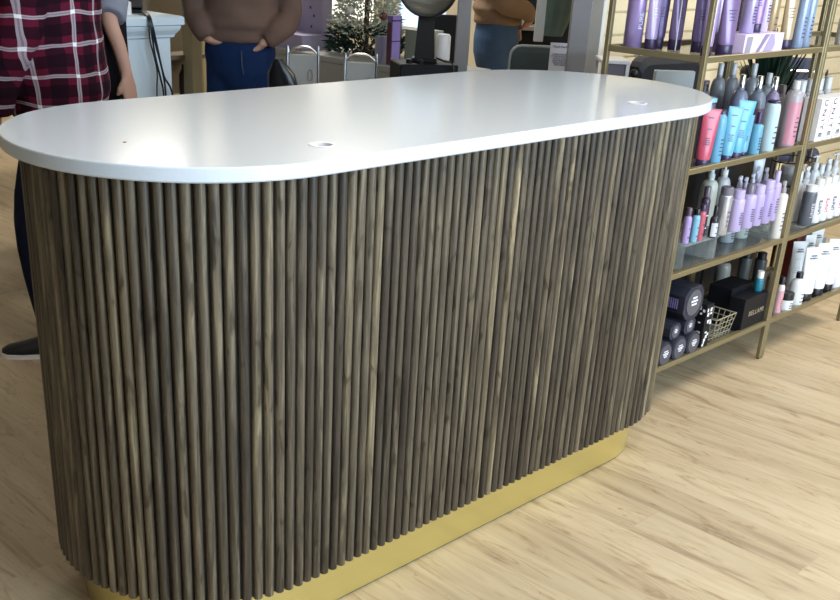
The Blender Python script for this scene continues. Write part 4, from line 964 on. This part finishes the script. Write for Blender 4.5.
b = BM(); lathe(b, [(.17, 0), (.17, .015), (.03, .03), (.03, .40)], 20, c=(0, -.17)); obj('pedestal', b, CHROME, t, True)

# ------------------------------------------------------------------ uprights, grey chair, notice
def upright(u, v, d, w, dd, m, n):
    q = at(u, v, d); b = BM(); box(b, -w/2, w/2, -dd/2, dd/2, 0, 2.8, .003, 1); o = struct('trim_%d' % n, b, m); o.location = (q.x, q.y, 0); o.rotation_euler = (0, 0, -YAW*.98); return o
upright(462.5, 36, 4.8, .062, .03, GREYP, 3)
upright(578.5, 36, 4.7, .088, .03, GREYP, 4)
b = BM(); q = at(540, 20, 5.2); box(b, -.022, .022, -.02, .02, q.z-.10, 2.8, .002, 1); o = struct('trim_5', b, mat('pale_grey_frame', sr(186, 188, 190), .5)); o.location = (q.x, q.y, 0); o.rotation_euler = (0, 0, -YAW)
# dark mirror station behind them
q = at(545, 20, 7.0); t = thing('styling_station', 'dark styling station standing behind the grey chair', 'cabinet', (q.x, q.y, 0), -YAW)
b = BM(); box(b, -.32, .30, 0, .25, 0, 1.9, .004, 1); obj('station_body', b, DKWALL, t)
b = BM(); box(b, -.30, -.02, -.22, 0, .86, .885, .003, 1); obj('station_shelf', b, GREYP, t)
sq = q
b = BM(); lathe(b, [(.035, 0), (.035, .14), (.015, .16), (.015, .2)], 14); o = obj('spray_bottle', b, plastic((170, 196, 200))); qq = Matrix.Rotation(-YAW, 3, 'Z') @ Vector((-.17, -.1, 0)); o.location = (sq.x+qq.x, sq.y+qq.y, .885); tag(o, 'pale blue-white bottle on the dark styling station shelf', 'bottle')
q = at(556, 36, 5.3); t = thing('hanging_cape', 'grey green salon cape hanging beside the pale upright', 'cape', (q.x, q.y, q.z), -YAW)
b = BM(); n = 40; R = []
for z, w, o_ in ((0, .050, -.02), (.10, .065, 0), (.22, .085, .01), (.40, .10, .03), (.65, .12, .04)):
    ring = []
    for i in range(n):
        a = 2*PI*i/n; k = 1+.10*math.sin(a*7+z*6); ring.append(Vector((o_+w*k*math.cos(a), .035*k*math.sin(a), z)))
    R.append(ring)
loft(b, R); obj('cape_cloth', b, cloth_mat('green_grey_cloth', sr(98, 116, 116), .3, 12), t, True, 60)
b = BM(); tube(b, [(0, 0, .64), (0, 0, 2.79-q.z)], .008, 8); obj('hanging_rod', b, CHROME, t)
q = at(538, 46, 5.05); t = thing('salon_chair', 'rounded grey green salon chair back holding a notice', 'chair', (q.x, q.y, 0), -YAW+.1); z1 = q.z
b = BM(); R = []; w = .135
pts = [(-w, .45), (w, .45)]+[(w*math.cos(a)*1.0 if 0 < a < PI else w*math.cos(a), z1-.07+.07*math.sin(a)) for a in [PI*k/14 for k in range(15)]]
pts = [(-w, .45), (w, .45), (w, z1-.06)]+[(w-.05+.05*math.cos(a), z1-.05+.05*math.sin(a)) for a in (PI/8, PI/4, 3*PI/8, PI/2)]+[(-w+.05+.05*math.cos(a), z1-.05+.05*math.sin(a)) for a in (PI/2, 5*PI/8, 3*PI/4, 7*PI/8)]+[(-w, z1-.06)]
loft(b, [[Vector((x*s, y, .45+(z-.45)*s)) for x, z in pts] for y, s in ((-.03, .94), (-.018, 1), (.018, 1), (.03, .94))]); obj('backrest', b, GREYSEAT, t)
b = BM(); tube(b, [(x, -.02, z) for x, z in pts[1:]+pts[:1]], .007, 6); obj('piping', b, plastic((150, 160, 160)), t)
b = BM(); box(b, -.17, .17, -.02, .36, .38, .48, .04, 3); obj('seat', b, GREYSEAT, t, True)
b = BM(); lathe(b, [(.19, 0), (.19, .015), (.035, .03), (.035, .38)], 20, c=(0, .17)); obj('pedestal', b, CHROME, t, True)
t = thing('notice', 'white printed notice fixed on the grey green salon chair back', 'sign', tuple(at(560.5, 57, 4.93)), -YAW-.02)
b = BM(); box(b, -.052, .052, -.001, .001, -.075, .062); obj('paper', b, mat('paper', sr(212, 212, 222), .8), t)
text('lettering', 'Thank You For', .013, INK, t, (0, -.0022, .045))
text('lettering', 'PLEASE CHECK IN\nAT THE FRONT DESK\nWITH A STYLIST\nHAIR PRODUCTS\nNAILS AND SPA\nGIFT CARDS', .0095, INK, t, (0, -.0022, -.012))

# ------------------------------------------------------------------ things seen through the shelving
def aty(u, v, y):
    d = at(u, v, 1)-Vector((CX, CY, CZ)); return Vector((CX, CY, CZ))+d*((y-CY)/d.y)
q = aty(617, 60, .84); t = thing('white_table', 'narrow white framed table with a purple grey panel beyond the counter', 'table', (q.x, q.y, 0), -YAW)
b = BM(); box(b, -.068, .055, -.02, .16, q.z-.015, q.z, .002, 1); obj('tabletop', b, WHITE, t)
b = BM(); box(b, -.060, .045, -.006, .004, q.z-.30, q.z-.016); obj('front_panel', b, plastic((116, 112, 128), .6), t)
for xx in (-.058, .047):
    for yy in (-.01, .15): b = BM(); box(b, xx-.007, xx+.007, yy-.006, yy+.006, 0, q.z-.015); obj('leg', b, WHITE, t)
q = aty(668, 55.5, .82); t = thing('black_chair', 'large dark chair back behind the white monitor', 'chair', (q.x, q.y, 0), -.12); z1 = q.z
b = BM(); w = .215; pts = [(-w, .45), (w, .45), (w, z1-.05)]+[(w-.06+.06*math.cos(a), z1-.06+.06*math.sin(a)) for a in (0.4, .8, 1.2, PI/2)]+[(-w+.06+.06*math.cos(a), z1-.06+.06*math.sin(a)) for a in (PI/2, 2., 2.4, 2.8)]
loft(b, [[Vector((x*s, y, .45+(z-.45)*s)) for x, z in pts] for y, s in ((-.035, .94), (-.02, 1), (.03, 1))]); obj('backrest', b, mat('dark_blue_grey', sr(24, 28, 40), .6), t)
b = BM(); box(b, -.20, .20, .0, .30, .38, .47, .04, 3); obj('seat', b, LEATHER, t, True)
b = BM(); lathe(b, [(.15, 0), (.15, .015), (.035, .03), (.035, .38)], 20, c=(0, .15)); obj('pedestal', b, BLK, t, True)
b = BM(); bmesh.ops.create_uvsphere(b, u_segments=14, v_segments=10, radius=.019); o = obj('knob', b, BLK, t, True); k_ = aty(640, 75, .77); kk = Matrix.Rotation(.12, 3, 'Z') @ (k_-q); o.location = (kk.x, -.05, k_.z)
# black cabinet: the dark backdrop of the lower shelves, carries the monitor
CT = .78
t = thing('storage_cabinet', 'black low cabinet standing behind the left shelving unit', 'cabinet', (1.05, .25, 0))
NB = mat('near_black_panel', sr(22, 24, 32), .5)
b = BM(); box(b, 0, 1.45, 0, .38, 0, CT, .004, 1); obj('cabinet_body', b, NB, t)
for k in range(3): b = BM(); box(b, .02+k*.475, .48+k*.475, -.010, 0, .06, CT-.03, .002, 1); obj('door', b, NB, t)
q = aty(672, 88, .44); t = thing('monitor', 'white flat monitor standing on the black cabinet just beyond the counter', 'monitor', (q.x, q.y, CT), -.62); dz = q.z-CT
b = BM(); box(b, -.080, .082, -.012, .012, dz-.05, dz+.065, .003, 1); obj('screen_case', b, mat('pale_grey_case', sr(206, 212, 212), .4), t)
b = BM(); box(b, -.076, .078, .0121, .013, dz-.045, dz+.06); obj('screen', b, BLK, t)
b = BM(); box(b, -.016, .016, -.012, .012, .01, dz-.05); box(b, -.08, .08, -.07, .07, 0, .012, .003, 1); obj('stand', b, WHITE, t)
# plant-like dark display and black round brush stand seen over the second shelf
q = aty(748, 73, .95); t = thing('display_lamp', 'black round lamp head on a bent pale arm behind the chrome-capped bottles', 'lamp', (q.x, q.y, 0), -YAW)
b = BM(); bmesh.ops.create_uvsphere(b, u_segments=20, v_segments=12, radius=.042); 
o = obj('lamp_head', b, BLK, t, True); o.location = (0, 0, q.z)
b = BM(); tube(b, curve([(.02, 0, q.z-.01), (.035, 0, q.z+.08), (.02, 0, q.z-.02), (-.02, 0, q.z-.05), (-.10, 0, q.z-.10), (-.13, 0, q.z-.3), (-.13, 0, .02)], 6), .0045, 6); obj('arm', b, plastic((168, 160, 140), .3, .5), t, True)
b = BM(); lathe(b, [(.09, 0), (.09, .012), (.02, .02)], 20, c=(-.13, 0)); obj('base', b, BLK, t, True)
q = aty(773, 74, .50); t = thing('potted_plant', 'dark leafy plant in a pot standing behind the left shelving unit', 'plant', (q.x, q.y, 0))
b = BM(); lathe(b, [(.07, 0), (.095, .55), (.085, .55), (.06, .02)], 24); obj('pot', b, plastic((60, 62, 60), .6), t, True)
b = BM(); rnd = random.Random(5)
for k in range(150):
    a = rnd.uniform(0, 2*PI); l = rnd.uniform(.35, .68); sp_ = rnd.uniform(.03, .15); w = rnd.uniform(.014, .024); s = Vector((-math.sin(a), math.cos(a), 0)); prev = None
    for j in range(7):
        f = j/6; c = Vector((math.cos(a)*(.02+sp_*f*f), math.sin(a)*(.02+sp_*f*f), .50+l*f*(1-.1*f))); ww = w*math.sin(PI*min(.97, f*.8+.18))
        cur = [b.verts.new(c+s*ww), b.verts.new(c+Vector((0, 0, .002))+Vector((math.cos(a), math.sin(a), 0))*.004), b.verts.new(c-s*ww)]
        if prev: b.faces.new((prev[0], prev[1], cur[1], cur[0])); b.faces.new((prev[1], prev[2], cur[2], cur[1]))
        prev = cur
obj('leaves', b, cloth_mat('dark_leaf', sr(34, 52, 44), .4, 12, .4), t)
# slatwall hooks
for k, (x, z) in enumerate(((2.72, 1.02), (2.72, 1.12), (2.78, .91))):
    b = BM(); tube(b, [(0, 0, 0), (0, -.12, .004), (0, -.14, .022)], .003, 6); box(b, -.012, .012, -.002, .0, -.02, .02); o = obj('wall_hook', b, CHROME); o.location = (x, 1.18, z); tag(o, 'thin metal hook on the cream slatted wall, %s' % ('middle one', 'upper one', 'lower one')[k], 'hook', 'hooks on the slatted wall')
# wooden upright pair and hanging blue garment beyond the shelving
q = aty(726, 76, .95); t = thing('wooden_rack', 'dark brown rack leg pair seen between the gold posts', 'rack', (q.x, q.y, 0), -YAW)
for xx in (-.022, .010):
    b = BM(); box(b, xx, xx+.014, -.01, .01, 0, 1.2); obj('rack_leg', b, plastic((74, 50, 36), .6), t)
b = BM(); box(b, -.03, .03, -.012, .012, 1.2, 1.215); obj('crossbar', b, plastic((74, 50, 36), .6), t)
q = aty(798, 70, .72); t = thing('blue_chair', 'chair with blue grey back and chrome hoop behind the shelving unit', 'chair', (q.x, q.y, 0), -YAW)
b = BM(); box(b, -.08, .08, -.02, .02, .50, q.z+.06, .012, 3); obj('backrest', b, plastic((44, 50, 84), .6), t)
b = BM(); tube(b, curve([(-.14, -.03, .3), (-.14, -.03, q.z-.04), (-.10, -.03, q.z-.005), (.10, -.03, q.z-.005), (.14, -.03, q.z-.04), (.14, -.03, .3)], 5), .008, 8); obj('back_hoop', b, CHROME, t, True)
b = BM(); box(b, -.2, .2, -.02, .36, .40, .48, .03, 3); obj('seat', b, plastic((44, 50, 84), .6), t)
for sx in (-1, 1):
    for yy in (-.02, .33): b = BM(); tube(b, [(sx*.16, yy, .42), (sx*.18, yy, 0)], .011, 8); obj('leg', b, CHROME, t, True)
